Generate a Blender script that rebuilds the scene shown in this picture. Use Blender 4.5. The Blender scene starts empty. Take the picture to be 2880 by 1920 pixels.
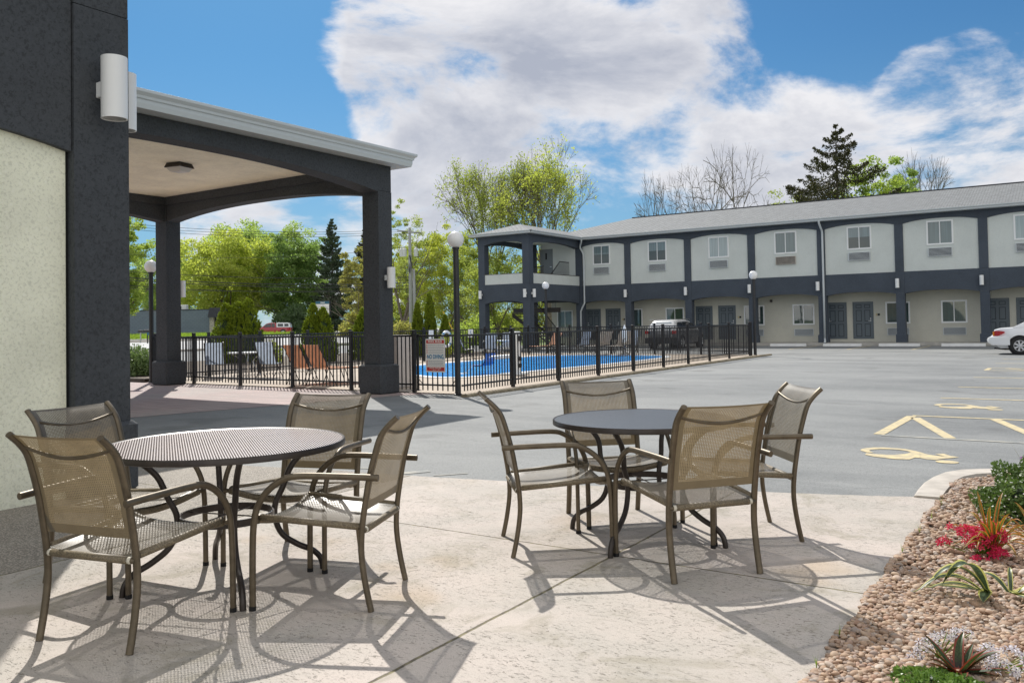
import bpy, math, random
import numpy as np
from mathutils import Vector, Matrix

sc = bpy.context.scene
COL = sc.collection
R = math.radians
rng = np.random.default_rng(7)
random.seed(7)

# ------------------------------------------------------------------ camera
cam_d = bpy.data.cameras.new('camera')
cam = bpy.data.objects.new('camera', cam_d)
COL.objects.link(cam)
cam_d.sensor_width = 36.0
cam_d.sensor_fit = 'HORIZONTAL'
cam_d.lens = 2381.43 / 2880 * 36.0
cam_d.shift_y = -(960 - 848.21) / 2880
cam_d.clip_start = 0.05
cam_d.clip_end = 3000
_fw = Vector((-0.55340368, 0.83252516, 0.02542096))
_r = Vector((0.83241527, 0.55387037, -0.01767596))
_u = Vector((0.0287956, -0.01137885, 0.99952055))
m = Matrix.Identity(4)
for i in range(3):
    m[i][0] = _r[i]; m[i][1] = _u[i]; m[i][2] = -_fw[i]
m[2][3] = 1.45
cam.matrix_world = m
sc.camera = cam

# ------------------------------------------------------------------ light
SUN_AZ = (-0.769, 0.639)            # horizontal direction towards the sun
SUN_EL = R(44.2)
sun_d = bpy.data.lights.new('sun', 'SUN')
sun_d.energy = 3.9
sun_d.angle = R(0.55)
sun_d.color = (1.0, 0.955, 0.89)
sun = bpy.data.objects.new('sun', sun_d)
COL.objects.link(sun)
sv = Vector((SUN_AZ[0] * math.cos(SUN_EL), SUN_AZ[1] * math.cos(SUN_EL), math.sin(SUN_EL)))
sun.rotation_euler = sv.to_track_quat('Z', 'Y').to_euler()

sc.view_settings.view_transform = 'Standard'
sc.view_settings.look = 'None'
sc.view_settings.exposure = 0.34
sc.view_settings.gamma = 1.0
try:
    sc.cycles.use_adaptive_sampling = True
    sc.cycles.max_bounces = 8
    sc.cycles.transparent_max_bounces = 24
    sc.cycles.caustics_reflective = False
    sc.cycles.caustics_refractive = False
except Exception:
    pass

class NT:
    """small helper for node trees"""
    def __init__(s, tree):
        s.t = tree; s.n = tree.nodes; s.l = tree.links
    def node(s, ty, ins=None, **props):
        nd = s.n.new(ty)
        for k, v in props.items():
            setattr(nd, k, v)
        if ins:
            for k, v in ins.items():
                sock = nd.inputs[k]
                if isinstance(v, bpy.types.NodeSocket):
                    s.l.new(v, sock)
                else:
                    sock.default_value = v
        return nd
    def math(s, op, a, b=None, c=None, clamp=False):
        nd = s.n.new('ShaderNodeMath'); nd.operation = op; nd.use_clamp = clamp
        for i, v in enumerate((a, b, c)):
            if v is None: continue
            if isinstance(v, bpy.types.NodeSocket): s.l.new(v, nd.inputs[i])
            else: nd.inputs[i].default_value = v
        return nd.outputs[0]
    def mix(s, f, a, b, bl='MIX'):
        nd = s.n.new('ShaderNodeMix'); nd.data_type = 'RGBA'; nd.blend_type = bl
        for sock, v in ((nd.inputs[0], f), (nd.inputs[6], a), (nd.inputs[7], b)):
            if isinstance(v, bpy.types.NodeSocket): s.l.new(v, sock)
            elif isinstance(v, (int, float)): sock.default_value = v
            else: sock.default_value = (*v[:3], 1)
        return nd.outputs[2]
    def noise(s, vec, scale, detail=4, rough=0.5, dist=0.0):
        nd = s.n.new('ShaderNodeTexNoise')
        if vec is not None: s.l.new(vec, nd.inputs['Vector'])
        nd.inputs['Scale'].default_value = scale
        nd.inputs['Detail'].default_value = detail
        nd.inputs['Roughness'].default_value = rough
        nd.inputs['Distortion'].default_value = dist
        return nd.outputs[0]
    def ramp(s, f, lo, hi, a=0.0, b=1.0, smooth=True):
        nd = s.n.new('ShaderNodeMapRange')
        nd.interpolation_type = 'SMOOTHSTEP' if smooth else 'LINEAR'
        s.l.new(f, nd.inputs[0])
        nd.inputs[1].default_value = lo; nd.inputs[2].default_value = hi
        nd.inputs[3].default_value = a; nd.inputs[4].default_value = b
        return nd.outputs[0]

def build_world():
    w = bpy.data.worlds.new("World"); sc.world = w; w.use_nodes = True
    t = NT(w.node_tree); t.n.clear()
    out = t.node('ShaderNodeOutputWorld')
    bg = t.node('ShaderNodeBackground'); bg.inputs['Strength'].default_value = 0.15
    t.l.new(bg.outputs[0], out.inputs[0])
    sky = t.node('ShaderNodeTexSky', sky_type='NISHITA', sun_disc=False)
    sky.sun_elevation = SUN_EL
    sky.sun_rotation = math.atan2(SUN_AZ[0], SUN_AZ[1])
    sky.air_density = 1.0; sky.dust_density = 0.6; sky.ozone_density = 2.0
    tc = t.node('ShaderNodeTexCoord'); g = tc.outputs['Generated']
    mp = t.node('ShaderNodeMapping', {'Vector': g, 'Scale': (1.0, 1.0, 2.1), 'Location': (3.1, 1.7, 0.4)})
    d0 = t.noise(mp.outputs[0], 4.2, 11, 0.62, 0.3)
    off = t.node('ShaderNodeVectorMath', {0: mp.outputs[0], 1: (-0.02, 0.016, 0.075)}, operation='ADD')
    d1 = t.noise(off.outputs[0], 4.2, 9, 0.60, 0.3)
    # broad cumulus banks, clear gaps and added unseen fill clouds, as directions in the sky
    blobs = CLOUD_BLOBS
    acc = None
    for (x, y, z, c, wgt) in blobs:
        dt = t.node('ShaderNodeVectorMath', {0: g, 1: (x, y, z)}, operation='DOT_PRODUCT').outputs['Value']
        v = t.math('MULTIPLY', t.ramp(dt, c, 1.0), wgt)
        acc = v if acc is None else t.math('ADD', acc, v)
    bias = t.math('MINIMUM', t.math('MAXIMUM', acc, -0.30), 0.14)
    dens = t.math('ADD', d0, bias)
    mask = t.ramp(dens, 0.495, 0.68)
    # relief: a puff with more cloud above it (towards the sun) lies in shade
    rel = t.math('MULTIPLY', t.math('SUBTRACT', d1, d0), 3.2)
    thick = t.ramp(dens, 0.58, 0.80, -0.10, 0.75)
    shade = t.math('ADD', t.math('ADD', rel, thick), 0.16, clamp=True)
    lit = t.mix(shade, (4.7, 4.65, 4.75), (2.35, 2.5, 2.95))
    # unseen banks behind the viewer, added and brightened as neutral fill light
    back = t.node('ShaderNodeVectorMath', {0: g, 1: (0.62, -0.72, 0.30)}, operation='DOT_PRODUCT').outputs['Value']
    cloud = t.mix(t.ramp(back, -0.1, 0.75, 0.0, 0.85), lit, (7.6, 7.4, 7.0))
    tint = t.mix(1.0, sky.outputs[0], (0.125, 0.295, 0.415), 'MULTIPLY')
    skyc = t.mix(0.04, tint, (3.0, 4.0, 5.0))
    sepz = t.node('ShaderNodeSeparateXYZ', {0: g}).outputs[2]
    # thin milky air close to the horizon
    skyc = t.mix(t.ramp(sepz, 0.0, 0.32, 0.45, 0.0), skyc, (2.2, 3.0, 3.8))
    final = t.mix(t.math('MULTIPLY', mask, 0.96), skyc, cloud)
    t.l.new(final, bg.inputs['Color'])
CLOUD_BLOBS = [
    (-0.6136, 0.7234, 0.3165, 0.9905, 0.22),
    (-0.4794, 0.8175, 0.3190, 0.9888, 0.26),
    (-0.3635, 0.8853, 0.2900, 0.9905, 0.22),
    (-0.5650, 0.7901, 0.2379, 0.9875, 0.22),
    (-0.4253, 0.8745, 0.2332, 0.9875, 0.27),
    (-0.3009, 0.9329, 0.1978, 0.9905, 0.22),
    (-0.1602, 0.9709, 0.1778, 0.9888, 0.25),
    (-0.0466, 0.9827, 0.1794, 0.9875, 0.27),
    (-0.6594, 0.7134, 0.2372, 0.9965, 0.14),
    (-0.6419, 0.7527, 0.1464, 0.9941, 0.12),
    (-0.7560, 0.6455, 0.1089, 0.9905, 0.12),
    (-0.1064, 0.9633, 0.2465, 0.9975, 0.2),
    (-0.6478, 0.6748, 0.3536, 0.9950, 0.1),
    (-0.7595, 0.5830, 0.2887, 0.9841, -0.28),
    (-0.1985, 0.9304, 0.3080, 0.9905, -0.2),
    (-0.0572, 0.9557, 0.2889, 0.9941, -0.14),
    (-0.4297, 0.8891, 0.1579, 0.9961, -0.16),
    (-0.7091, 0.6781, 0.1931, 0.9958, -0.14),
    (-0.5293, 0.7146, 0.4573, 0.9697, -0.15),
    (0.10, -0.15, 0.98, 0.45, 0.20),  # cloud overhead out of view, added to lift the fill light
    (0.62, -0.72, 0.30, 0.10, 0.26)]  # unseen cloud bank behind the viewer, added for fill
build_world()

# ------------------------------------------------------------------ materials
MATS = {}
def new_mat(name):
    mt = bpy.data.materials.new(name); mt.use_nodes = True
    t = NT(mt.node_tree); t.n.clear()
    out = t.node('ShaderNodeOutputMaterial')
    MATS[name] = mt
    return mt, t, out

def simple(name, col, rough=0.6, metal=0.0, var=0.0, vscale=6.0, bump=0.0, bscale=60.0, bdist=0.004,
           spec=0.5, col2=None, emis=None, coat=0.0, gen=False, streak=None):
    mt, t, out = new_mat(name)
    tc = t.node('ShaderNodeTexCoord'); vec = tc.outputs['Object']
    p = t.node('ShaderNodeBsdfPrincipled')
    p.inputs['Roughness'].default_value = rough
    p.inputs['Metallic'].default_value = metal
    p.inputs['Specular IOR Level'].default_value = spec
    p.inputs['Coat Weight'].default_value = coat
    if var > 0 or col2 is not None:
        v = vec
        if streak:
            v = t.node('ShaderNodeMapping', {'Vector': vec, 'Scale': streak}).outputs[0]
        n = t.noise(v, vscale, 5, 0.6)
        c2 = col2 if col2 is not None else tuple(c * (1 - var) for c in col)
        c1 = col if col2 is not None else tuple(min(1, c * (1 + var)) for c in col)
        t.l.new(t.mix(t.ramp(n, 0.3, 0.7), c1, c2), p.inputs['Base Color'])
    else:
        p.inputs['Base Color'].default_value = (*col, 1)
    if bump > 0:
        b = t.node('ShaderNodeBump', {'Height': t.noise(vec, bscale, 4, 0.6)})
        b.inputs['Strength'].default_value = bump; b.inputs['Distance'].default_value = bdist
        t.l.new(b.outputs[0], p.inputs['Normal'])
    if emis:
        p.inputs['Emission Color'].default_value = (*emis[:3], 1); p.inputs['Emission Strength'].default_value = emis[3]
    t.l.new(p.outputs[0], out.inputs[0])
    return mt

def stucco(name, col, big=0.10, grain=34.0, bump=0.55, dist=0.006, k=0.6, st_k=0.07):
    mt, t, out = new_mat(name)
    tc = t.node('ShaderNodeTexCoord'); vec = tc.outputs['Object']
    p = t.node('ShaderNodeBsdfPrincipled'); p.inputs['Roughness'].default_value = 0.88
    n1 = t.noise(vec, 1.1, 5, 0.6)
    c = t.mix(t.ramp(n1, 0.3, 0.72), tuple(x * (1 + big) for x in col), tuple(x * (1 - big) for x in col))
    n2 = t.noise(vec, grain, 5, 0.72, 0.6)
    c = t.mix(t.ramp(n2, 0.40, 0.49, k, 0.0), c, tuple(x * 0.42 for x in col))
    c = t.mix(t.ramp(n2, 0.52, 0.66, 0.0, k * 0.6), c, tuple(min(1, x * 1.5) for x in col))
    st = t.noise(t.node('ShaderNodeMapping', {'Vector': vec, 'Scale': (5, 5, 0.35)}).outputs[0], 1.0, 5, 0.65)
    c = t.mix(t.ramp(st, 0.52, 0.75, 0.0, st_k), c, tuple(x * 0.62 + 0.01 for x in col))
    t.l.new(c, p.inputs['Base Color'])
    b = t.node('ShaderNodeBump', {'Height': n2}); b.inputs['Strength'].default_value = bump; b.inputs['Distance'].default_value = dist
    t.l.new(b.outputs[0], p.inputs['Normal'])
    t.l.new(p.outputs[0], out.inputs[0])
    return mt

def leafmat(name, c1, c2, trans=0.60, rough=0.55):
    """foliage: every leaf gets its own tone between c1 and c2, light passes through"""
    mt, t, out = new_mat(name)
    gi = t.node('ShaderNodeNewGeometry')
    tc = t.node('ShaderNodeTexCoord')
    clump = t.noise(tc.outputs['Object'], 0.9, 3, 0.5)
    f = t.math('ADD', t.math('MULTIPLY', gi.outputs['Random Per Island'], 0.62), t.math('MULTIPLY', clump, 0.45), clamp=True)
    c = t.mix(f, c1, c2)
    d = t.node('ShaderNodeBsdfPrincipled', {'Base Color': c}); d.inputs['Roughness'].default_value = rough
    d.inputs['Specular IOR Level'].default_value = 0.25
    tr = t.node('ShaderNodeBsdfTranslucent', {'Color': t.mix(1.0, c, (1.25, 1.35, 0.8), 'MULTIPLY')})
    mx = t.node('ShaderNodeMixShader', {0: trans, 1: d.outputs[0], 2: tr.outputs[0]})
    t.l.new(mx.outputs[0], out.inputs[0])
    return mt

def mat_asphalt():
    mt, t, out = new_mat('asphalt')
    vec = t.node('ShaderNodeTexCoord').outputs['Object']
    p = t.node('ShaderNodeBsdfPrincipled'); p.inputs['Roughness'].default_value = 0.80
    big = t.noise(t.node('ShaderNodeMapping', {'Vector': vec, 'Scale': (0.5, 1.2, 1)}).outputs[0], 0.35, 6, 0.62, 0.4)
    c = t.mix(t.ramp(big, 0.32, 0.68), (0.165, 0.172, 0.172), (0.262, 0.268, 0.262))
    mid = t.noise(vec, 2.6, 6, 0.7, 0.5)
    c = t.mix(t.ramp(mid, 0.46, 0.72, 0.0, 0.4), c, (0.27, 0.275, 0.27))
    fine = t.noise(vec, 75.0, 5, 0.8)
    oil = t.noise(vec, 0.75, 3, 0.45)
    c = t.mix(t.ramp(oil, 0.60, 0.72, 0.0, 0.5), c, (0.09, 0.09, 0.088))
    scuff = t.noise(t.node('ShaderNodeMapping', {'Vector': vec, 'Scale': (0.25, 3.2, 1), 'Rotation': (0, 0, 0.25)}).outputs[0], 1.6, 6, 0.72, 0.8)
    c = t.mix(t.ramp(scuff, 0.55, 0.70, 0.0, 0.42), c, (0.33, 0.335, 0.325))
    c = t.mix(t.ramp(fine, 0.36, 0.49, 0.8, 0.0), c, (0.07, 0.075, 0.075))
    c = t.mix(t.ramp(fine, 0.56, 0.7, 0.0, 0.45), c, (0.36, 0.36, 0.35))
    vo = t.node('ShaderNodeTexVoronoi', {'Vector': t.mix(0.12, vec, t.node('ShaderNodeTexNoise', {'Vector': vec, 'Scale': 1.5}).outputs[1]), 'Scale': 0.23}, feature='DISTANCE_TO_EDGE')
    crack = t.math('MULTIPLY', t.ramp(vo.outputs[0], 0.0, 0.0035, 1, 0), t.ramp(mid, 0.5, 0.62))
    c = t.mix(t.math('MULTIPLY', crack, 0.5), c, (0.05, 0.05, 0.05))
    t.l.new(c, p.inputs['Base Color'])
    b = t.node('ShaderNodeBump', {'Height': fine}); b.inputs['Strength'].default_value = 0.5; b.inputs['Distance'].default_value = 0.004
    t.l.new(b.outputs[0], p.inputs['Normal']); t.l.new(p.outputs[0], out.inputs[0])
    return mt

def mat_patio():
    mt, t, out = new_mat('patio_concrete')
    vec = t.node('ShaderNodeTexCoord').outputs['Object']
    sep = t.node('ShaderNodeSeparateXYZ', {0: vec})
    X, Y = sep.outputs[0], sep.outputs[1]
    p = t.node('ShaderNodeBsdfPrincipled'); p.inputs['Roughness'].default_value = 0.82
    big = t.noise(vec, 0.8, 6, 0.65, 0.3)
    c = t.mix(t.ramp(big, 0.3, 0.7), (0.545, 0.475, 0.425), (0.415, 0.385, 0.34))
    stain = t.noise(vec, 1.9, 7, 0.7, 0.8)
    c = t.mix(t.ramp(stain, 0.50, 0.66, 0.0, 0.62), c, (0.29, 0.26, 0.195))
    c = t.mix(t.ramp(stain, 0.28, 0.4, 0.5, 0.0), c, (0.60, 0.55, 0.52))
    rust = t.noise(t.node('ShaderNodeMapping', {'Vector': vec, 'Location': (9.3, 2.2, 0)}).outputs[0], 0.9, 3, 0.5)
    c = t.mix(t.ramp(rust, 0.60, 0.74, 0.0, 0.45), c, (0.40, 0.28, 0.15))
    # broom pits: short dark flecks, stretched along the pour
    pv = t.node('ShaderNodeMapping', {'Vector': vec, 'Scale': (26, 62, 1), 'Rotation': (0, 0, 0.55)})
    pits = t.noise(pv.outputs[0], 1.0, 4, 0.75, 1.3)
    where = t.noise(vec, 1.6, 3, 0.6)
    pit = t.math('MULTIPLY', t.ramp(pits, 0.565, 0.645), t.ramp(where, 0.30, 0.55))
    c = t.mix(t.math('MULTIPLY', pit, 0.72), c, (0.13, 0.115, 0.085))
    fine = t.noise(vec, 150, 3, 0.7)
    c = t.mix(t.ramp(fine, 0.38, 0.5, 0.28, 0.0), c, (0.2, 0.18, 0.15))
    # older pebbled slab along the wall (x < -5.39) and beyond y > 4.9 west
    agg = t.node('ShaderNodeTexVoronoi', {'Vector': vec, 'Scale': 75.0})
    ag = t.mix(t.ramp(agg.outputs[0], 0.25, 0.6), (0.40, 0.355, 0.30), (0.17, 0.15, 0.125))
    ag = t.mix(t.ramp(big, 0.3, 0.7, 0.0, 0.3), ag, (0.44, 0.40, 0.34))
    c = t.mix(t.math('LESS_THAN', X, -5.385), c, ag)
    # control joints
    wob = t.math('MULTIPLY', t.math('SUBTRACT', t.noise(vec, 3.0, 5, 0.7), 0.5), 0.03)
    hgt = t.math('MULTIPLY', fine, 0.35)
    jm = None
    for (S, v, w0) in ((X, -2.43, 0.009), (Y, 4.74, 0.0075), (X, -5.385, 0.008), (Y, 1.15, 0.008)):
        d = t.math('ABSOLUTE', t.math('ADD', t.math('SUBTRACT', S, v), wob))
        k = t.ramp(d, w0 * 0.55, w0 * 1.35, 1.0, 0.0)
        jm = k if jm is None else t.math('MAXIMUM', jm, k)
    moss = t.mix(t.ramp(t.noise(vec, 14, 4, 0.7), 0.4, 0.6), (0.07, 0.055, 0.03), (0.17, 0.15, 0.06))
    c = t.mix(t.math('MULTIPLY', jm, 0.9), c, moss)
    hgt = t.math('SUBTRACT', t.math('SUBTRACT', hgt, t.math('MULTIPLY', pit, 0.8)), t.math('MULTIPLY', jm, 2.0))
    hgt = t.math('ADD', hgt, t.math('MULTIPLY', t.noise(vec, 9, 5, 0.6), 0.9))
    t.l.new(c, p.inputs['Base Color'])
    b = t.node('ShaderNodeBump', {'Height': hgt}); b.inputs['Strength'].default_value = 0.6; b.inputs['Distance'].default_value = 0.006
    t.l.new(b.outputs[0], p.inputs['Normal']); t.l.new(p.outputs[0], out.inputs[0])
    return mt

def mat_sling(name, c1, c2, pitch=0.0105, hole=0.40, trans=0.30):
    """woven vinyl mesh: real gaps between the threads, UVs are in metres"""
    mt, t, out = new_mat(name)
    uv = t.node('ShaderNodeTexCoord').outputs['UV']
    s = t.node('ShaderNodeSeparateXYZ', {0: uv})
    u = t.math('FRACT', t.math('MULTIPLY', s.outputs[0], 1 / pitch))
    v = t.math('FRACT', t.math('MULTIPLY', s.outputs[1], 1 / (pitch * 0.82)))
    hu = t.math('LESS_THAN', u, hole); hv = t.math('LESS_THAN', v, hole)
    h = t.math('MULTIPLY', hu, hv)
    # doubled hems along both long edges (u runs 0..w with hem flag in z of colour)
    at = t.node('ShaderNodeAttribute', attribute_name='hem').outputs['Fac']
    h = t.math('MULTIPLY', h, t.math('LESS_THAN', at, 0.5))
    n = t.noise(uv, 9, 5, 0.65)
    c = t.mix(t.ramp(n, 0.3, 0.7), c1, c2)
    c = t.mix(t.math('MULTIPLY', t.math('LESS_THAN', v, 0.76), 0.28), tuple(x * 0.55 for x in c1), c) if False else c
    thr_shade = t.math('MAXIMUM', t.math('MULTIPLY', t.math('LESS_THAN', u, hole), t.math('GREATER_THAN', v, 0.86)), t.math('MULTIPLY', t.math('LESS_THAN', v, hole), t.math('GREATER_THAN', u, 0.86)))
    c = t.mix(t.math('MULTIPLY', thr_shade, 0.6), c, tuple(x * 0.35 for x in c2))  # one edge of each thread darkened, weave shading put into the colour
    c = t.mix(t.math('MULTIPLY', at, 0.65), c, tuple(x * 0.4 for x in c2))
    d = t.node('ShaderNodeBsdfPrincipled', {'Base Color': c}); d.inputs['Roughness'].default_value = 0.38; d.inputs['Specular IOR Level'].default_value = 0.9
    tr = t.node('ShaderNodeBsdfTranslucent', {'Color': t.mix(1.0, c, (1.15, 0.90, 0.50), 'MULTIPLY')})
    mx = t.node('ShaderNodeMixShader', {0: trans, 1: d.outputs[0], 2: tr.outputs[0]})
    tp = t.node('ShaderNodeBsdfTransparent')
    fin = t.node('ShaderNodeMixShader', {0: h, 1: mx.outputs[0], 2: tp.outputs[0]})
    b = t.node('ShaderNodeBump', {'Height': t.math('ADD', u, v)}); b.inputs['Strength'].default_value = 0.3; b.inputs['Distance'].default_value = 0.001
    t.l.new(b.outputs[0], d.inputs['Normal'])
    t.l.new(fin.outputs[0], out.inputs[0])
    return mt

def mat_glass(name, tint=(0.03, 0.05, 0.05), curtain=(0.25, 0.28, 0.28), refl=0.35, split=None):
    """window pane: dark reflective glass over a curtain seen behind it"""
    mt, t, out = new_mat(name)
    tc = t.node('ShaderNodeTexCoord'); vec = tc.outputs['Object']
    s = t.node('ShaderNodeSeparateXYZ', {0: vec})
    fold = t.noise(t.node('ShaderNodeMapping', {'Vector': vec, 'Scale': (16, 1, 0.4)}).outputs[0], 1.0, 3, 0.5)
    c = t.mix(t.ramp(fold, 0.3, 0.7), curtain, tuple(x * 0.72 for x in curtain))
    if split is not None:
        c = t.mix(t.math('GREATER_THAN', s.outputs[2], split), tint, c)
    p = t.node('ShaderNodeBsdfPrincipled', {'Base Color': c})
    p.inputs['Roughness'].default_value = 0.6
    gl = t.node('ShaderNodeBsdfGlossy'); gl.inputs['Roughness'].default_value = 0.02
    bmp = t.node('ShaderNodeBump', {'Height': t.noise(vec, 1.3, 2, 0.5)}); bmp.inputs['Strength'].default_value = 0.12; bmp.inputs['Distance'].default_value = 0.008
    t.l.new(bmp.outputs[0], gl.inputs['Normal'])
    mx = t.node('ShaderNodeMixShader', {0: refl, 1: p.outputs[0], 2: gl.outputs[0]})
    t.l.new(mx.outputs[0], out.inputs[0])
    return mt

def mat_shingle():
    mt, t, out = new_mat('roof_shingle')
    vec = t.node('ShaderNodeTexCoord').outputs['Object']
    mp = t.node('ShaderNodeMapping', {'Vector': vec, 'Scale': (1, 1, 1)})
    br = t.node('ShaderNodeTexBrick', {'Vector': mp.outputs[0], 'Color1': (0.17, 0.18, 0.185, 1), 'Color2': (0.25, 0.265, 0.27, 1), 'Mortar': (0.07, 0.07, 0.075, 1),
                'Scale': 1.0, 'Mortar Size': 0.025, 'Brick Width': 0.26, 'Row Height': 0.16, 'Mortar Smooth': 0.4})
    n = t.noise(vec, 30, 4, 0.7)
    c = t.mix(t.ramp(n, 0.35, 0.65, 0.0, 0.4), br.outputs[0], (0.28, 0.29, 0.29))
    n2 = t.noise(vec, 0.5, 4, 0.6)
    c = t.mix(t.ramp(n2, 0.35, 0.65, 0, 0.25), c, (0.18, 0.19, 0.2))
    p = t.node('ShaderNodeBsdfPrincipled', {'Base Color': c}); p.inputs['Roughness'].default_value = 0.85
    b = t.node('ShaderNodeBump', {'Height': br.outputs['Fac']}); b.inputs['Strength'].default_value = 0.5; b.inputs['Distance'].default_value = 0.02; b.invert = True
    t.l.new(b.outputs[0], p.inputs['Normal']); t.l.new(p.outputs[0], out.inputs[0])
    return mt

def mat_block():
    mt, t, out = new_mat('painted_block')
    vec = t.node('ShaderNodeTexCoord').outputs['Object']
    mp = t.node('ShaderNodeMapping', {'Vector': vec, 'Rotation': (R(90), 0, 0)})
    br = t.node('ShaderNodeTexBrick', {'Vector': mp.outputs[0], 'Color1': (0.15, 0.19, 0.235, 1), 'Color2': (0.17, 0.215, 0.26, 1), 'Mortar': (0.11, 0.145, 0.18, 1),
                'Scale': 1.0, 'Mortar Size': 0.02, 'Brick Width': 0.6, 'Row Height': 0.3})
    p = t.node('ShaderNodeBsdfPrincipled', {'Base Color': br.outputs[0]}); p.inputs['Roughness'].default_value = 0.8
    t.l.new(p.outputs[0], out.inputs[0]); return mt

def mat_water():
    mt, t, out = new_mat('pool_water')
    vec = t.node('ShaderNodeTexCoord').outputs['Object']
    n = t.noise(vec, 2.2, 4, 0.55, 0.6); n2 = t.noise(vec, 7.0, 3, 0.5, 0.3)
    p = t.node('ShaderNodeBsdfPrincipled')
    t.l.new(t.mix(t.ramp(n, 0.3, 0.7), (0.02, 0.24, 0.74), (0.06, 0.42, 0.90)), p.inputs['Base Color'])
    p.inputs['Roughness'].default_value = 0.15; p.inputs['IOR'].default_value = 1.33; p.inputs['Specular IOR Level'].default_value = 0.12
    b = t.node('ShaderNodeBump', {'Height': t.math('ADD', n, t.math('MULTIPLY', n2, 0.4))}); b.inputs['Strength'].default_value = 0.35; b.inputs['Distance'].default_value = 0.05
    t.l.new(b.outputs[0], p.inputs['Normal']); t.l.new(p.outputs[0], out.inputs[0]); return mt

def mat_stones():
    mt, t, out = new_mat('river_stone')
    gi = t.node('ShaderNodeNewGeometry'); vec = t.node('ShaderNodeTexCoord').outputs['Object']
    rnd = gi.outputs['Random Per Island']
    cr = t.node('ShaderNodeValToRGB', {0: rnd}); e = cr.color_ramp; e.interpolation = 'LINEAR'
    cols = [(0, (0.22, 0.13, 0.08)), (0.18, (0.36, 0.24, 0.15)), (0.38, (0.25, 0.17, 0.115)), (0.55, (0.44, 0.32, 0.21)), (0.68, (0.23, 0.20, 0.175)), (0.80, (0.32, 0.19, 0.12)), (0.93, (0.48, 0.41, 0.33)), (1, (0.17, 0.12, 0.09))]
    while len(e.elements) < len(cols): e.elements.new(0.5)
    for el, (pp, cc) in zip(e.elements, cols): el.position = pp; el.color = (*cc, 1)
    n = t.noise(vec, 60, 4, 0.6)
    c = t.mix(1.0, t.mix(t.ramp(n, 0.35, 0.7, 0, 0.3), cr.outputs[0], (0.2, 0.15, 0.11)), (1.22, 1.22, 1.26), 'MULTIPLY')
    p = t.node('ShaderNodeBsdfPrincipled', {'Base Color': c}); p.inputs['Roughness'].default_value = 0.7
    b = t.node('ShaderNodeBump', {'Height': n}); b.inputs['Strength'].default_value = 0.3; b.inputs['Distance'].default_value = 0.003
    t.l.new(b.outputs[0], p.inputs['Normal']); t.l.new(p.outputs[0], out.inputs[0]); return mt

def mat_drive():
    """stamped pinkish paving below the canopy, plank-like ridges along x"""
    mt, t, out = new_mat('stamped_paving')
    vec = t.node('ShaderNodeTexCoord').outputs['Object']
    n1 = t.noise(t.node('ShaderNodeMapping', {'Vector': vec, 'Scale': (0.7, 9, 1)}).outputs[0], 1.3, 5, 0.7, 0.6)
    big = t.noise(vec, 0.5, 4, 0.6)
    c = t.mix(t.ramp(n1, 0.38, 0.62), (0.46, 0.35, 0.33), (0.31, 0.245, 0.23))
    c = t.mix(t.ramp(big, 0.4, 0.7, 0, 0.5), c, (0.38, 0.36, 0.33))
    fine = t.noise(vec, 90, 3, 0.7)
    c = t.mix(t.ramp(fine, 0.4, 0.5, 0.35, 0), c, (0.17, 0.14, 0.13))
    p = t.node('ShaderNodeBsdfPrincipled', {'Base Color': c}); p.inputs['Roughness'].default_value = 0.8
    b = t.node('ShaderNodeBump', {'Height': n1}); b.inputs['Strength'].default_value = 0.4; b.inputs['Distance'].default_value = 0.006
    t.l.new(b.outputs[0], p.inputs['Normal']); t.l.new(p.outputs[0], out.inputs[0]); return mt

def strap_mat(name, mid, edge, base, trans=0.3, w=0.3):
    """long leaf: uv.x across, uv.y along"""
    mt, t, out = new_mat(name)
    uv = t.node('ShaderNodeTexCoord').outputs['UV']
    s = t.node('ShaderNodeSeparateXYZ', {0: uv})
    d = t.math('ABSOLUTE', t.math('SUBTRACT', s.outputs[0], 0.5))
    wav = t.noise(t.node('ShaderNodeMapping', {'Vector': uv, 'Scale': (3, 14, 1)}).outputs[0], 1.5, 3, 0.6)
    c = t.mix(t.ramp(wav, 0.4, 0.6), mid, tuple(x * 0.5 for x in mid))
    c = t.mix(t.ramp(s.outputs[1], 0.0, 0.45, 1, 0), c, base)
    c = t.mix(t.ramp(d, w, w + 0.06), c, edge)
    p = t.node('ShaderNodeBsdfPrincipled', {'Base Color': c}); p.inputs['Roughness'].default_value = 0.4
    tr = t.node('ShaderNodeBsdfTranslucent', {'Color': c})
    mx = t.node('ShaderNodeMixShader', {0: trans, 1: p.outputs[0], 2: tr.outputs[0]})
    t.l.new(mx.outputs[0], out.inputs[0]); return mt

def cloth(name, col, trans=0.45):
    mt, t, out = new_mat(name); vec = t.node('ShaderNodeTexCoord').outputs['Object']
    c = t.mix(t.ramp(t.noise(vec, 7, 4, 0.6), 0.3, 0.7), col, tuple(x * .8 for x in col))
    d = t.node('ShaderNodeBsdfDiffuse', {'Color': c}); tr = t.node('ShaderNodeBsdfTranslucent', {'Color': c})
    t.l.new(t.node('ShaderNodeMixShader', {0: trans, 1: d.outputs[0], 2: tr.outputs[0]}).outputs[0], out.inputs[0])

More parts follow.
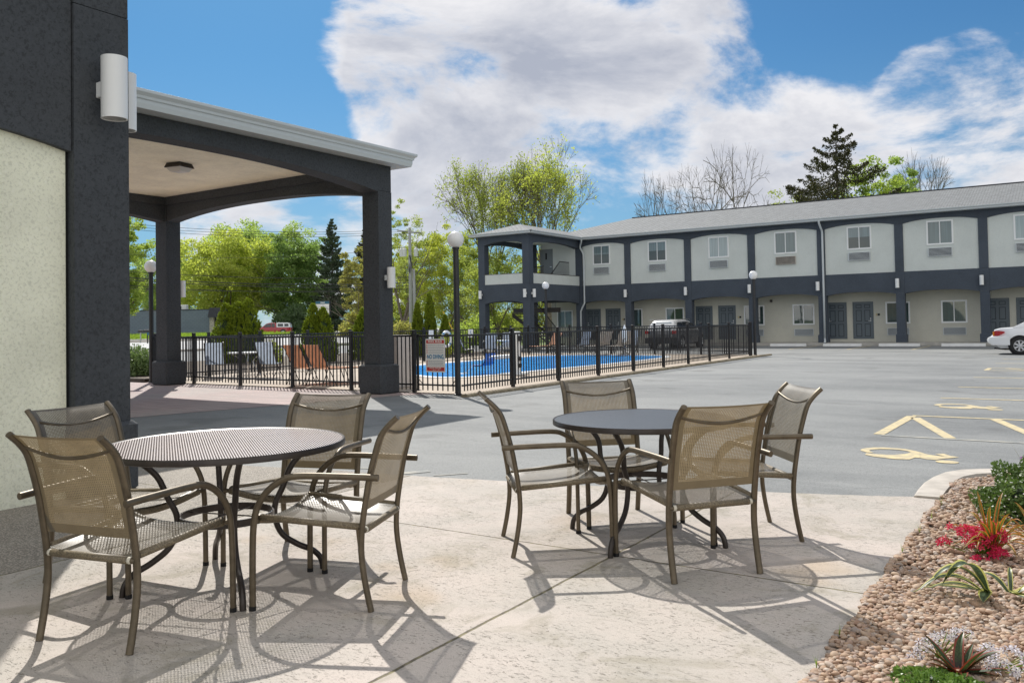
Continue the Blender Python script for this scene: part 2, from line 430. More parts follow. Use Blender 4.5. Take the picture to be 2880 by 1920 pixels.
mat_asphalt(); mat_patio(); mat_shingle(); mat_block(); mat_water(); mat_stones(); mat_drive()
stucco('stucco_navy', (0.064, 0.079, 0.102), k=0.4); stucco('stucco_charcoal', (0.054, 0.060, 0.068), grain=30, st_k=0.3)
stucco('stucco_cream', (0.87, 0.87, 0.70), grain=38, bump=0.9, dist=0.008, k=0.30)
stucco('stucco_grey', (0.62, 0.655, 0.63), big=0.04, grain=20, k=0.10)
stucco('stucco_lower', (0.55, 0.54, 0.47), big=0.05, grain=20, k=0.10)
stucco('stucco_ceiling', (0.88, 0.84, 0.66), big=0.10, grain=16, bump=0.4, k=0.14)
simple('white_metal', (0.82, 0.83, 0.83), 0.35)
simple('white_paint', (0.76, 0.76, 0.74), 0.55, var=0.06, vscale=4)
simple('gutter_white', (0.56, 0.60, 0.62), 0.4)
simple('soffit_white', (0.55, 0.57, 0.56), 0.6)
simple('black_metal', (0.018, 0.018, 0.02), 0.38, spec=0.5, var=0.3, vscale=20)
simple('brown_metal', (0.030, 0.023, 0.019), 0.4, var=0.3, vscale=15)
simple('fence_metal', (0.013, 0.013, 0.015), 0.42, var=0.3, vscale=10)
simple('bronze_frame', (0.135, 0.108, 0.073), 0.40, metal=0.55, var=0.16, vscale=18)
simple('table_metal', (0.045, 0.036, 0.031), 0.36, metal=0.35, var=0.2, vscale=18)
simple('table_mesh', (0.50, 0.45, 0.44), 0.30, metal=0.5)
simple('table_mesh_dark', (0.17, 0.19, 0.22), 0.42, metal=0.45)
simple('clip_plastic', (0.62, 0.58, 0.48), 0.5)
mat_sling('sling_fabric', (0.265, 0.235, 0.18), (0.20, 0.175, 0.13))
simple('sling_hem', (0.17, 0.135, 0.085), 0.55, var=0.5, vscale=160)
simple('door_paint', (0.105, 0.13, 0.15), 0.5)
simple('door_groove_shade', (0.035, 0.045, 0.055), 0.5)  # shade of the panel recesses put into a darker colour
simple('door_grey', (0.20, 0.225, 0.24), 0.55)
simple('steel', (0.55, 0.56, 0.58), 0.3, metal=0.9)
simple('dark_gap', (0.006, 0.006, 0.007), 0.8)
simple('yellow_paint', (0.66, 0.54, 0.30), 0.8, col2=(0.42, 0.37, 0.26), vscale=9)
simple('faded_paint', (0.42, 0.40, 0.34), 0.8, col2=(0.23, 0.24, 0.235), vscale=6)
simple('kerb_concrete', (0.46, 0.42, 0.37), 0.85, var=0.15, vscale=5, bump=0.4, bscale=50)
simple('deck_concrete', (0.50, 0.42, 0.33), 0.85, col2=(0.40, 0.33, 0.26), vscale=1.2, bump=0.3, bscale=60)
simple('walk_concrete', (0.42, 0.40, 0.36), 0.85, var=0.15, vscale=2)
simple('coping_white', (0.70, 0.71, 0.70), 0.6, var=0.06)
simple('curb_dirty', (0.30, 0.25, 0.17), 0.9, col2=(0.17, 0.14, 0.09), vscale=7, bump=0.6, bscale=30, bdist=0.01)
simple('pale_road', (0.44, 0.44, 0.44), 0.85, var=0.12, vscale=0.3)
simple('grass', (0.12, 0.19, 0.035), 0.9, col2=(0.17, 0.21, 0.06), vscale=0.6)
simple('mulch', (0.16, 0.13, 0.10), 0.95, var=0.4, vscale=12)
simple('bed_soil', (0.10, 0.075, 0.055), 0.95, var=0.4, vscale=30)
simple('bark', (0.145, 0.12, 0.095), 0.9, var=0.3, vscale=5)
simple('bark_dark', (0.07, 0.058, 0.048), 0.9, var=0.3, vscale=5)
simple('bark_pale', (0.17, 0.15, 0.125), 0.9, var=0.25, vscale=5)
simple('pole_wood', (0.30, 0.31, 0.31), 0.85, var=0.2, vscale=3, streak=(8, 8, 0.5))
simple('wire', (0.02, 0.02, 0.02), 0.6)
simple('sign_white', (0.78, 0.77, 0.74), 0.5)
simple('sign_red', (0.50, 0.035, 0.03), 0.5)
simple('sign_blue', (0.03, 0.20, 0.38), 0.5)
simple('sign_grey', (0.42, 0.45, 0.47), 0.5)
simple('sign_teal', (0.015, 0.10, 0.16), 0.5)
simple('globe_glass', (0.80, 0.80, 0.80), 0.28, coat=0.3)
simple('lamp_lens', (0.62, 0.60, 0.55), 0.3)
simple('tan_rope', (0.15, 0.12, 0.08), 0.8)
cloth('orange_sling', (0.85, 0.56, 0.40))
cloth('beige_sling', (0.60, 0.53, 0.45))
cloth('grey_sling', (0.40, 0.46, 0.55))
simple('white_plastic', (0.78, 0.80, 0.80), 0.4)
simple('blue_plastic', (0.02, 0.13, 0.50), 0.35)
simple('beige_box', (0.52, 0.49, 0.47), 0.6, var=0.05)
simple('car_white', (0.78, 0.79, 0.81), 0.22, coat=0.6)
simple('car_black', (0.02, 0.02, 0.023), 0.2, coat=1.0)
simple('car_silver', (0.60, 0.60, 0.60), 0.25, coat=0.8)
simple('car_grey', (0.10, 0.10, 0.105), 0.25, coat=0.8)
simple('car_red', (0.34, 0.012, 0.022), 0.28, coat=0.7)
simple('car_glass', (0.02, 0.025, 0.03), 0.05, spec=0.8)
simple('car_glass_pale', (0.30, 0.36, 0.38), 0.06, spec=0.8)
simple('rubber', (0.014, 0.014, 0.014), 0.75)
simple('alloy', (0.55, 0.56, 0.58), 0.35, metal=0.5)
simple('tail_red', (0.42, 0.015, 0.02), 0.15, coat=0.8)
simple('tail_amber', (0.75, 0.25, 0.02), 0.15, coat=0.8)
simple('stone_veneer', (0.45, 0.42, 0.37), 0.9, var=0.3, vscale=6)
simple('mansard', (0.035, 0.037, 0.045), 0.85, var=0.3, vscale=4)
simple('yellow_plastic', (0.70, 0.45, 0.03), 0.5)
mat_glass('glass_curtain', curtain=(0.13, 0.19, 0.20), refl=0.08)
mat_glass('glass_white', curtain=(0.34, 0.43, 0.45), refl=0.08)
mat_glass('glass_half', curtain=(0.16, 0.23, 0.25), refl=0.08, split=5.55)
mat_glass('glass_dark', tint=(0.01, 0.015, 0.015), curtain=(0.02, 0.055, 0.05), refl=0.16)
leafmat('leaf_maple', (0.54, 0.55, 0.14), (0.36, 0.41, 0.10))
leafmat('leaf_green', (0.24, 0.33, 0.12), (0.42, 0.49, 0.17))
leafmat('leaf_fresh', (0.40, 0.46, 0.12), (0.25, 0.32, 0.08))
leafmat('leaf_olive', (0.40, 0.42, 0.12), (0.24, 0.29, 0.08))
leafmat('leaf_yellow', (0.50, 0.49, 0.10), (0.33, 0.37, 0.07))
leafmat('leaf_peach', (0.36, 0.30, 0.12), (0.26, 0.27, 0.09))
leafmat('leaf_dark', (0.13, 0.20, 0.07), (0.24, 0.33, 0.11))
leafmat('leaf_grey', (0.20, 0.26, 0.16), (0.13, 0.20, 0.10))
leafmat('needle_dark', (0.045, 0.075, 0.045), (0.09, 0.12, 0.06), 0.2)
leafmat('needle_brown', (0.035, 0.045, 0.022), (0.085, 0.075, 0.035), 0.2)
leafmat('leaf_arbor', (0.07, 0.12, 0.012), (0.33, 0.39, 0.035), 0.35)
leafmat('leaf_juniper', (0.10, 0.17, 0.06), (0.22, 0.28, 0.13), 0.3)
leafmat('leaf_box', (0.055, 0.10, 0.03), (0.18, 0.26, 0.08), 0.25, 0.3)
leafmat('leaf_box_bright', (0.07, 0.15, 0.03), (0.22, 0.33, 0.08), 0.25, 0.3)
leafmat('grass_blade', (0.16, 0.28, 0.03), (0.30, 0.38, 0.06), 0.4)
leafmat('petal_red', (0.50, 0.012, 0.06), (0.75, 0.05, 0.16), 0.35)
leafmat('petal_purple', (0.30, 0.06, 0.48), (0.48, 0.14, 0.62), 0.35)
leafmat('petal_white', (0.60, 0.55, 0.66), (0.80, 0.77, 0.84), 0.25)
simple('bud_white', (0.75, 0.76, 0.70), 0.4)
simple('flower_eye', (0.05, 0.02, 0.08), 0.6)
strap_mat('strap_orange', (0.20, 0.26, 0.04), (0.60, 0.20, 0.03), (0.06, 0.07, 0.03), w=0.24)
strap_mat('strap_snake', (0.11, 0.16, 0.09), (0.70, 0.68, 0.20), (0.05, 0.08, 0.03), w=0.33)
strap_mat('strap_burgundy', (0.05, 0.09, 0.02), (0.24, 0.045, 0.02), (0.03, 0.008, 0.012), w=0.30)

# ------------------------------------------------------------------ mesh helpers
class MB:
    """collects polygons (and one uv per corner) and links them as ONE mesh object"""
    def __init__(s): s.v = []; s.n = 0; s.f = []; s.mi = []; s.uv = []; s.cur = 0
    def add(s, verts, faces, uvs=None):
        b = s.n; s.v.append(np.asarray(verts, dtype=np.float64).reshape(-1, 3)); s.n += len(s.v[-1])
        for k, f in enumerate(faces):
            s.f.append([b + i for i in f]); s.mi.append(s.cur)
            s.uv.append(uvs[k] if uvs is not None else [(0, 0)] * len(f))
        return s
    def box(s, x0, x1, y0, y1, z0, z1):
        x0, x1 = min(x0, x1), max(x0, x1); y0, y1 = min(y0, y1), max(y0, y1); z0, z1 = min(z0, z1), max(z0, z1)
        v = [(x0, y0, z0), (x1, y0, z0), (x1, y1, z0), (x0, y1, z0), (x0, y0, z1), (x1, y0, z1), (x1, y1, z1), (x0, y1, z1)]
        return s.add(v, [(0, 3, 2, 1), (4, 5, 6, 7), (0, 1, 5, 4), (1, 2, 6, 5), (2, 3, 7, 6), (3, 0, 4, 7)])
    def bevbox(s, x0, x1, y0, y1, z0, z1, b):
        """box with chamfered vertical and horizontal edges"""
        xs = (x0, x0 + b, x1 - b, x1); ys = (y0, y0 + b, y1 - b, y1)
        ring = [(xs[1], ys[0]), (xs[2], ys[0]), (xs[3], ys[1]), (xs[3], ys[2]), (xs[2], ys[3]), (xs[1], ys[3]), (xs[0], ys[2]), (xs[0], ys[1])]
        cx, cy = (x0 + x1) / 2, (y0 + y1) / 2
        def sh(p, k):
            return (cx + (p[0] - cx) * (1 - k * 2 / max(1e-6, (x1 - x0))), cy + (p[1] - cy) * (1 - k * 2 / max(1e-6, (y1 - y0))))
        L = []
        for z, k in ((z0, b), (z0 + b, 0), (z1 - b, 0), (z1, b)):
            L += [(*sh(p, k), z) for p in ring]
        F = [tuple(range(7, -1, -1)), tuple(range(24, 32))]
        for r in range(3):
            for i in range(8):
                j = (i + 1) % 8; F.append((r * 8 + i, r * 8 + j, r * 8 + 8 + j, r * 8 + 8 + i))
        return s.add(L, F)
    def prism(s, poly, axis, a, b):
        """closed polygon extruded along an axis: 'x' poly=(y,z), 'y' poly=(x,z), 'z' poly=(x,y)"""
        n = len(poly)
        def P(p, t):
            return {'x': (t, p[0], p[1]), 'y': (p[0], t, p[1]), 'z': (p[0], p[1], t)}[axis]
        v = [P(p, a) for p in poly] + [P(p, b) for p in poly]
        f = [tuple(range(n - 1, -1, -1)), tuple(range(n, 2 * n))]
        f += [(i, (i + 1) % n, n + (i + 1) % n, n + i) for i in range(n)]
        return s.add(v, f)
    def strip(s, top, bot, axis, a, b):
        """band between two equally long rows of points (as quads, for arches)"""
        n = len(top)
        def P(p, t):
            return {'x': (t, p[0], p[1]), 'y': (p[0], t, p[1])}[axis]
        v = [P(p, a) for p in top] + [P(p, a) for p in bot] + [P(p, b) for p in top] + [P(p, b) for p in bot]
        f = []
        for i in range(n - 1):
            f += [(i, i + 1, n + i + 1, n + i), (2 * n + i, 3 * n + i, 3 * n + i + 1, 2 * n + i + 1),
                  (i, 2 * n + i, 2 * n + i + 1, i + 1), (n + i, n + i + 1, 3 * n + i + 1, 3 * n + i)]
        f += [(0, n, 3 * n, 2 * n), (n - 1, 3 * n - 1, 4 * n - 1, 2 * n - 1)]
        return s.add(v, f)
    def tube(s, pts, rad, n=8, cap=True, squash=1.0):
        P = [np.array(p, float) for p in pts]; m = len(P)
        rr = rad if hasattr(rad, '__len__') else [rad] * m
        T = []
        for i in range(m):
            d = P[min(i + 1, m - 1)] - P[max(i - 1, 0)]; T.append(d / (np.linalg.norm(d) + 1e-9))
        up = np.array([0, 0, 1.0]) if abs(T[0][2]) < 0.9 else np.array([1.0, 0, 0])
        N = np.cross(T[0], up); N /= np.linalg.norm(N)
        V = []
        for i in range(m):
            N = N - T[i] * np.dot(N, T[i]); N /= (np.linalg.norm(N) + 1e-9); B = np.cross(T[i], N)
            for k in range(n):
                a = 2 * math.pi * k / n
                V.append(P[i] + (N * math.cos(a) + B * math.sin(a) * squash) * rr[i])
        F = []
        for i in range(m - 1):
            for k in range(n):
                j = (k + 1) % n; F.append((i * n + k, i * n + j, (i + 1) * n + j, (i + 1) * n + k))
        if cap: F += [tuple(range(n - 1, -1, -1)), tuple((m - 1) * n + k for k in range(n))]
        return s.add(V, F)
    def cyl(s, x, y, z0, z1, r, n=16, r2=None):
        return s.tube([(x, y, z0), (x, y, z1)], [r, r if r2 is None else r2], n)
    def lathe(s, prof, c=(0, 0, 0), n=20, axis='z'):
        V = []; m = len(prof)
        for (r, z) in prof:
            for k in range(n):
                a = 2 * math.pi * k / n
                p = (r * math.cos(a), r * math.sin(a), z)
                if axis == 'y': p = (p[0], z, p[1])
                if axis == 'x': p = (z, p[0], p[1])
                V.append((c[0] + p[0], c[1] + p[1], c[2] + p[2]))
        F = []
        for i in range(m - 1):
            for k in range(n):
                j = (k + 1) % n; F.append((i * n + k, i * n + j, (i + 1) * n + j, (i + 1) * n + k))
        return s.add(V, F)
    def sphere(s, c, r, n=16, sz=1.0):
        m = n // 2
        return s.lathe([(r * math.sin(math.pi * i / m) + 1e-5, -r * sz * math.cos(math.pi * i / m)) for i in range(m + 1)], c, n)
    def grid(s, P, uvs=None):
        """P[i][j] points"""
        a, b = len(P), len(P[0]); V = [p for r_ in P for p in r_]
        F = []; U = []
        for i in range(a - 1):
            for j in range(b - 1):
                F.append((i * b + j, i * b + j + 1, (i + 1) * b + j + 1, (i + 1) * b + j))
                if uvs: U.append([uvs[i][j], uvs[i][j + 1], uvs[i + 1][j + 1], uvs[i + 1][j]])
        return s.add(V, F, U if uvs else None)
    def build(s, name, mats, parent=None, smooth=False, loc=None, angle=None):
        me = bpy.data.meshes.new(name)
        v = np.concatenate(s.v) if s.v else np.zeros((0, 3))
        if loc is not None: v = v - np.array(loc)
        raw_mesh(me, v, s.f, s.uv if any(u[0] != (0, 0) or u[-1] != (0, 0) for u in s.uv[:4]) else None)
        ms = mats if isinstance(mats, (list, tuple)) else [mats]
        for mn in ms: me.materials.append(MATS[mn])
        if len(ms) > 1: me.polygons.foreach_set('material_index', s.mi)
        if smooth:
            me.polygons.foreach_set('use_smooth', [True] * len(me.polygons))
            if angle: me.set_sharp_from_angle(angle=R(angle))
        ob = bpy.data.objects.new(name, me); COL.objects.link(ob)
        if loc is not None: ob.location = loc
        if parent is not None: ob.parent = parent
        return ob

def raw_mesh(me, v, faces, uvs=None):
    me.vertices.add(len(v)); me.vertices.foreach_set('co', np.asarray(v, np.float32).ravel())
    if isinstance(faces, np.ndarray):
        k = faces.shape[1]; tot = np.full(len(faces), k); idx = faces.ravel()
    else:
        tot = np.array([len(f) for f in faces]); idx = np.array([i for f in faces for i in f])
    me.loops.add(len(idx)); me.loops.foreach_set('vertex_index', idx.astype(np.int32))
    me.polygons.add(len(tot)); me.polygons.foreach_set('loop_start', (np.cumsum(tot) - tot).astype(np.int32))
    if uvs is not None:
        ul = me.uv_layers.new(name='UVMap')
        arr = uvs.ravel() if isinstance(uvs, np.ndarray) else np.array([c for f in uvs for c in f], np.float32).ravel()
        ul.data.foreach_set('uv', arr.astype(np.float32))
    me.polygons.foreach_set('use_smooth', [False] * len(tot))
    me.update(calc_edges=True); me.validate(verbose=False)

def quads_obj(name, quads, mat, parent=None, smooth=False):
    """quads: (N,4,3) array -> one mesh"""
    q = np.asarray(quads).reshape(-1, 4, 3); me = bpy.data.meshes.new(name)
    raw_mesh(me, q.reshape(-1, 3), np.arange(len(q) * 4).reshape(-1, 4))
    me.materials.append(MATS[mat])
    ob = bpy.data.objects.new(name, me); COL.objects.link(ob)
    if parent is not None: ob.parent = parent
    return ob

def tag(o, label=None, cat=None, group=None, kind=None):
    if label: o['label'] = label
    if cat: o['category'] = cat
    if group: o['group'] = group
    if kind: o['kind'] = kind
    return o

def thing(name, label, cat, loc=(0, 0, 0), rz=0.0, group=None):
    o = bpy.data.objects.new(name, None); COL.objects.link(o); o.empty_display_size = 0.2
    o.location = loc; o.rotation_euler = (0, 0, rz)
    return tag(o, label, cat, group)

def dup(root, loc, rz=0.0, label=None, scale=None):
    kids = list(root.children); r_ = root.copy(); COL.objects.link(r_)
    r_.location = loc; r_.rotation_euler = (0, 0, rz)
    if scale: r_.scale = (scale, scale, scale)
    if label: r_['label'] = label
    for ch in kids:
        c = ch.copy(); COL.objects.link(c); c.parent = r_
        for g_ in list(ch.children):
            d = g_.copy(); COL.objects.link(d); d.parent = c
    return r_

def struct(name, mb, mat, label=None):
    o = mb.build(name, mat); o['kind'] = 'structure'
    return o

def bez(pts, n=8):
    """Catmull-Rom through points"""
    P = [np.array(p, float) for p in pts]; out = []
    for i in range(len(P) - 1):
        p0 = P[max(i - 1, 0)]; p1 = P[i]; p2 = P[i + 1]; p3 = P[min(i + 2, len(P) - 1)]
        for k in range(n):
            t = k / n
            out.append(0.5 * ((2 * p1) + (-p0 + p2) * t + (2 * p0 - 5 * p1 + 4 * p2 - p3) * t * t + (-p0 + 3 * p1 - 3 * p2 + p3) * t ** 3))
    out.append(P[-1]); return out

def arch(x0, x1, zs, za, n=14, flat=0.0):
    """elliptical arch underside from x0 to x1: springs at zs, crown at za"""
    out = []
    for i in range(n + 1):
        t = i / n; u = 2 * t - 1
        out.append((x0 + (x1 - x0) * t, zs + (za - zs) * (1 - abs(u) ** 2.4)))
    return out

def text_obj(name, s, size, mat, parent, loc, rot, extrude=0.002, align='CENTER', bold=0.0, sx=1.0):
    cu = bpy.data.curves.new(name, 'FONT'); cu.body = s; cu.size = size; cu.extrude = extrude
    cu.align_x = align; cu.align_y = 'CENTER'; cu.offset = bold
    tmp = bpy.data.objects.new(name + '_tmp', cu); COL.objects.link(tmp)
    bpy.context.view_layer.update()
    me = bpy.data.meshes.new_from_object(tmp.evaluated_get(bpy.context.evaluated_depsgraph_get()))
    bpy.data.objects.remove(tmp); bpy.data.curves.remove(cu)
    me.materials.clear(); me.materials.append(MATS[mat])
    o = bpy.data.objects.new(name, me); COL.objects.link(o)
    o.location = loc; o.rotation_euler = rot; o.scale = (sx, 1, 1)
    if parent is not None: o.parent = parent
    return o
# ------------------------------------------------------------------ ground
def sheet(name, poly, z, mat, h=None):
    mb = MB(); n = len(poly)
    if h is None: mb.add([(x, y, z) for x, y in poly], [tuple(range(n))])
    else: mb.prism(poly, 'z', z - h, z)
    return struct(name, mb, mat)

sheet('ground', [(-900, -300), (600, -300), (600, 900), (-900, 900)], -0.05, 'grass')
sheet('parking_lot', [(-48, -40), (60, -40), (60, 45.75), (-10.16, 45.75), (-10.16, 46.2), (-48, 46.2)], -0.008, 'asphalt')
edge = [(-9.0, 5.65), (-7.6, 5.85), (-6.4, 6.12), (-5.16, 6.31), (-4.49, 6.47), (-3.6, 6.66), (-2.7, 6.97), (-1.87, 7.21), (-1.5, 7.33), (-1.12, 7.48)]
pe = []
for i in range(len(edge) - 1):
    for k in range(6):
        t_ = k / 6; a, b = edge[i], edge[i + 1]
        pe.append((a[0] + (b[0] - a[0]) * t_, a[1] + (b[1] - a[1]) * t_ + (random.random() - .5) * 0.022))
pe.append(edge[-1])
sheet('patio', [(-9.0, -8), (3, -8), (3, 3), (-0.93, 3.0), (-0.93, 7.48)] + pe[::-1], 0.0, 'patio_concrete')
sheet('canopy_drive', [(-40, 2.0), (-9.0, 2.0), (-9.0, 5.6), (-13.11, 8.2), (-12.84, 9.42), (-12.3, 11.3), (-11.7, 13.4), (-11.3, 13.96), (-40, 13.96)], -0.003, 'stamped_paving')
# pool
pool = [(-16.3, 18.95), (-15.0, 18.32), (-14.35, 18.12), (-13.85, 18.35), (-13.68, 19.1), (-13.62, 20.4), (-13.45, 22.5), (-13.3, 25), (-13.25, 28), (-13.4, 30.4), (-13.8, 31.6), (-14.8, 32.2), (-16.8, 32.4), (-18.4, 32.1), (-19.3, 31.0), (-19.45, 28), (-19.4, 25), (-19.3, 22.6), (-18.8, 20.9), (-17.6, 19.6)]
deck = [(-22.2, 13.96), (-10.26, 13.96), (-10.26, 33.9), (-22.2, 33.9)]
def ring_sheet(name, outer, inner, z, mat):
    """flat ring: two outlines matched by angle round the pool's centre"""
    cx, cy = -16.5, 25.0
    def hit(poly, ang):
        d = (math.cos(ang), math.sin(ang)); best = None
        for i in range(len(poly)):
            a, b = poly[i], poly[(i + 1) % len(poly)]
            ex, ey = b[0] - a[0], b[1] - a[1]; den = d[0] * ey - d[1] * ex
            if abs(den) < 1e-9: continue
            t = ((a[0] - cx) * ey - (a[1] - cy) * ex) / den; u = ((a[0] - cx) * d[1] - (a[1] - cy) * d[0]) / den
            if t > 0 and -1e-6 <= u <= 1 + 1e-6 and (best is None or t > best): best = t
        return (cx + d[0] * best, cy + d[1] * best)
    angs = sorted(set([math.atan2(p[1] - cy, p[0] - cx) for p in outer + inner] + [R(a) for a in range(-180, 180, 3)]))
    mb = MB(); n = len(angs); O = [hit(outer, a) for a in angs]; I = [hit(inner, a) for a in angs]
    mb.add([(*p, z) for p in O] + [(*p, z) for p in I], [(i, (i + 1) % n, n + (i + 1) % n, n + i) for i in range(n)])
    return struct(name, mb, mat)
def grow(poly, k):
    cx, cy = -16.5, 25.0; out = []
    n = len(poly)
    for i, p in enumerate(poly):
        a, b = poly[i - 1], poly[(i + 1) % n]; tx, ty = b[0] - a[0], b[1] - a[1]; L = math.hypot(tx, ty)
        out.append((p[0] + ty / L * k, p[1] - tx / L * k))
    return out
smooth_pool = [tuple(p) for p in bez([(x, y, 0) for x, y in pool + [pool[0]]], 4)[:-1]]
smooth_pool = [(p[0], p[1]) for p in smooth_pool]
cop = grow(smooth_pool, 0.28)
ring_sheet('pool_deck', deck, cop, 0.012, 'deck_concrete')
mb = MB(); n_ = len(cop)
mb.add([(*p, 0.03) for p in cop] + [(*p, 0.03) for p in smooth_pool] + [(*p, -0.12) for p in smooth_pool] + [(*p, 0.012) for p in cop],
       [(i, (i + 1) % n_, n_ + (i + 1) % n_, n_ + i) for i in range(n_)] + [(n_ + i, n_ + (i + 1) % n_, 2 * n_ + (i + 1) % n_, 2 * n_ + i) for i in range(n_)] + [(i, 3 * n_ + i, 3 * n_ + (i + 1) % n_, (i + 1) % n_) for i in range(n_)])
struct('pool_coping', mb, 'coping_white')
sheet('pool_water', smooth_pool, 0.002, 'pool_water')
mb = MB(); mb.prism([(-10.27, -0.02), (-10.27, 0.035), (-10.24, 0.05), (-10.14, 0.05), (-10.12, 0.03), (-10.12, -0.02)], 'y', 13.55, 33.9)
struct('deck_kerb', mb, 'curb_dirty')
# land beyond the pool on the road side
sheet('planting_strip', [(-33, 13.98), (-22.22, 13.98), (-22.22, 36), (-33, 36)], 0.005, 'mulch')
sheet('planting_strip_edge', [(-24.9, 13.84), (-21.4, 13.84), (-21.4, 13.98), (-24.9, 13.98)], 0.10, 'bark_dark', 0.12)
sheet('street', [(-90, -60), (-48.02, -60), (-48.02, 160), (-90, 160)], 0.0, 'pale_road')
sheet('kerb_line', [(-48.4, -60), (-47.9, -60), (-47.9, 160), (-48.4, 160)], 0.14, 'kerb_concrete', 0.16)
sheet('far_sidewalk', [(-92, -60), (-90, -60), (-90, 160), (-92, 160)], 0.14, 'kerb_concrete', 0.16)
mb = MB(); mb.box(-260, -92.02, -60, 200, -.1, .30); struct('far_yard', mb, 'pale_road')
# motel walkway
mb = MB(); mb.box(-25.2, 8, 45.76, 47.2, -0.05, 0.15); struct('motel_walkway', mb, 'walk_concrete')
# parking marks
def mark(name, polys, mat, label, group=None, z=-0.003):
    mb = MB()
    for p in polys: mb.add([(x, y, z) for x, y in p], [tuple(range(len(p)))])
    o = mb.build(name, mat); o['kind'] = 'structure'; return o
def bar(x0, y0, x1, y1, w):
    dx, dy = x1 - x0, y1 - y0; L = math.hypot(dx, dy); nx, ny = -dy / L * w / 2, dx / L * w / 2
    return [(x0 - nx, y0 - ny), (x1 - nx, y1 - ny), (x1 + nx, y1 + ny), (x0 + nx, y0 + ny)]
for i, y in enumerate((11.20, 13.60, 16.72, 19.38, 22.50, 25.45, 26.5, 29.2, 32.0)):
    mark('parking_line', [bar(-2.03, y, 3.6, y, 0.10)], 'faded_paint' if y == 11.20 else 'yellow_paint', '')
mark('hatch_marking', [bar(-2.07, 11.27, -2.03, 13.53, 0.13), bar(-1.96, 13.35, -1.28, 11.27, 0.13), bar(-0.97, 13.55, -0.25, 11.25, 0.13), bar(0.1, 13.55, 0.8, 11.25, 0.13),
                       bar(-2.0, 25.5, -1.98, 26.5, 0.12), bar(-1.6, 26.45, -0.9, 25.5, 0.12)], 'yellow_paint', '', z=-0.003)
def wheelchair(cx, cy, sx, sy):
    outer = [(0.01, 0.257), (-0.11, 0.342), (-0.241, 0.365), (-0.367, 0.347), (-0.461, 0.254), (-0.505, 0.142), (-0.494, 0.031), (-0.411, -0.085)]
    inner = [(-0.008, 0.134), (-0.093, 0.234), (-0.204, 0.25), (-0.323, 0.225), (-0.397, 0.139), (-0.414, 0.077), (-0.391, 0.0), (-0.341, -0.075)]
    o2 = bez([(x, y, 0) for x, y in outer], 4); i2 = bez([(x, y, 0) for x, y in inner], 4)
    P = [[tuple(o2[k][:2]), tuple(o2[k + 1][:2]), tuple(i2[k + 1][:2]), tuple(i2[k][:2])] for k in range(len(o2) - 1)]
    P.append([(-0.395, -0.26), (-0.404, -0.13), (-0.274, -0.168), (-0.14, -0.14), (-0.04, -0.02), (-0.008, 0.13), (0.01, 0.257), (0.072, 0.18), (0.13, -0.225), (0.085, -0.215), (0.052, -0.382), (-0.077, -0.411), (-0.291, -0.345)])
    P.append([(0.074, 0.178), (0.159, 0.054), (0.251, -0.007), (0.335, -0.017), (0.224, 0.120), (0.302, 0.176), (0.377, 0.057), (0.465, -0.002), (0.338, -0.183), (0.286, -0.28), (0.204, -0.285), (0.132, -0.222)])
    P.append([(0.395 + 0.105 * math.cos(a), -0.365 + 0.092 * math.sin(a)) for a in [2 * math.pi * k / 16 for k in range(16)]])
    return [[(cx + x * sx, cy + y * sy) for x, y in p] for p in P]
for i, (cx, cy) in enumerate(((-1.5, 9.80), (-1.46, 15.30))):
    mb = MB()
    for k, p in enumerate(wheelchair(cx, cy, 1.0, 1.0)): mb.add([(x, y, -0.003) for x, y in p], [tuple(range(len(p)))])
    o = mb.build('wheelchair_marking', 'yellow_paint'); o['kind'] = 'structure'
for x in (-14.8, -11.2, -8.6, -5.9, -2.4, 1.2):
    mark('bay_line', [bar(x, 45.4, x - 0.05, 40.3, 0.11)], 'yellow_paint', '')
# worn white paint by the patio edge
mark('worn_marking', [bar(-5.55, 6.36, -5.40, 6.58, 0.11), bar(-5.2, 6.40, -4.98, 6.66, 0.035), bar(-6.3, 6.34, -6.0, 6.43, 0.05), bar(-6.9, 6.28, -6.6, 6.5, 0.05)], 'faded_paint', '')

# raised kerb round the stone bed
co = [(-1.12, 7.46), (-1.13, 7.75), (-1.13, 8.08), (-1.10, 8.42), (-1.04, 8.72), (-0.94, 8.92), (-0.78, 9.06), (-0.6, 9.15), (-0.3, 9.2), (1.6, 9.22)]
ci = [(-0.915, 7.46), (-0.915, 7.75), (-0.91, 8.05), (-0.90, 8.30), (-0.86, 8.52), (-0.78, 8.70), (-0.66, 8.82), (-0.52, 8.88), (-0.3, 8.92), (1.6, 8.94)]
mb = MB(); n_ = len(co)
rows = [[(*p, -0.02) for p in co], [(*p, 0.010) for p in co], [(p[0] * .93 + q[0] * .07, p[1] * .93 + q[1] * .07, 0.016) for p, q in zip(co, ci)], [(p[0] * .05 + q[0] * .95, p[1] * .05 + q[1] * .95, 0.018) for p, q in zip(co, ci)], [(*q, -0.08) for q in ci]]
mb.grid(rows); mb.add([rows[k][0] for k in range(5)], [(0, 1, 2, 3, 4)]); struct('bed_kerb', mb, 'kerb_concrete')
mb = MB(); mb.add([(-0.925, 2.2, -0.055), (3.0, 2.2, -0.055), (3.0, 8.95, -0.055), (-0.925, 8.95, -0.055)], [(0, 1, 2, 3)])
# bed soil lies in a cut-out, the lot sheet would cover it: lift it just above
mb = MB(); mb.add([(-0.925, 3.0, 0.004), (2.6, 3.0, 0.004), (2.6, 8.95, 0.004), (-0.5, 8.95, 0.004), (-0.925, 8.2, 0.004)], [(0, 1, 2, 3, 4)])
struct('bed_soil', mb, 'bed_soil')

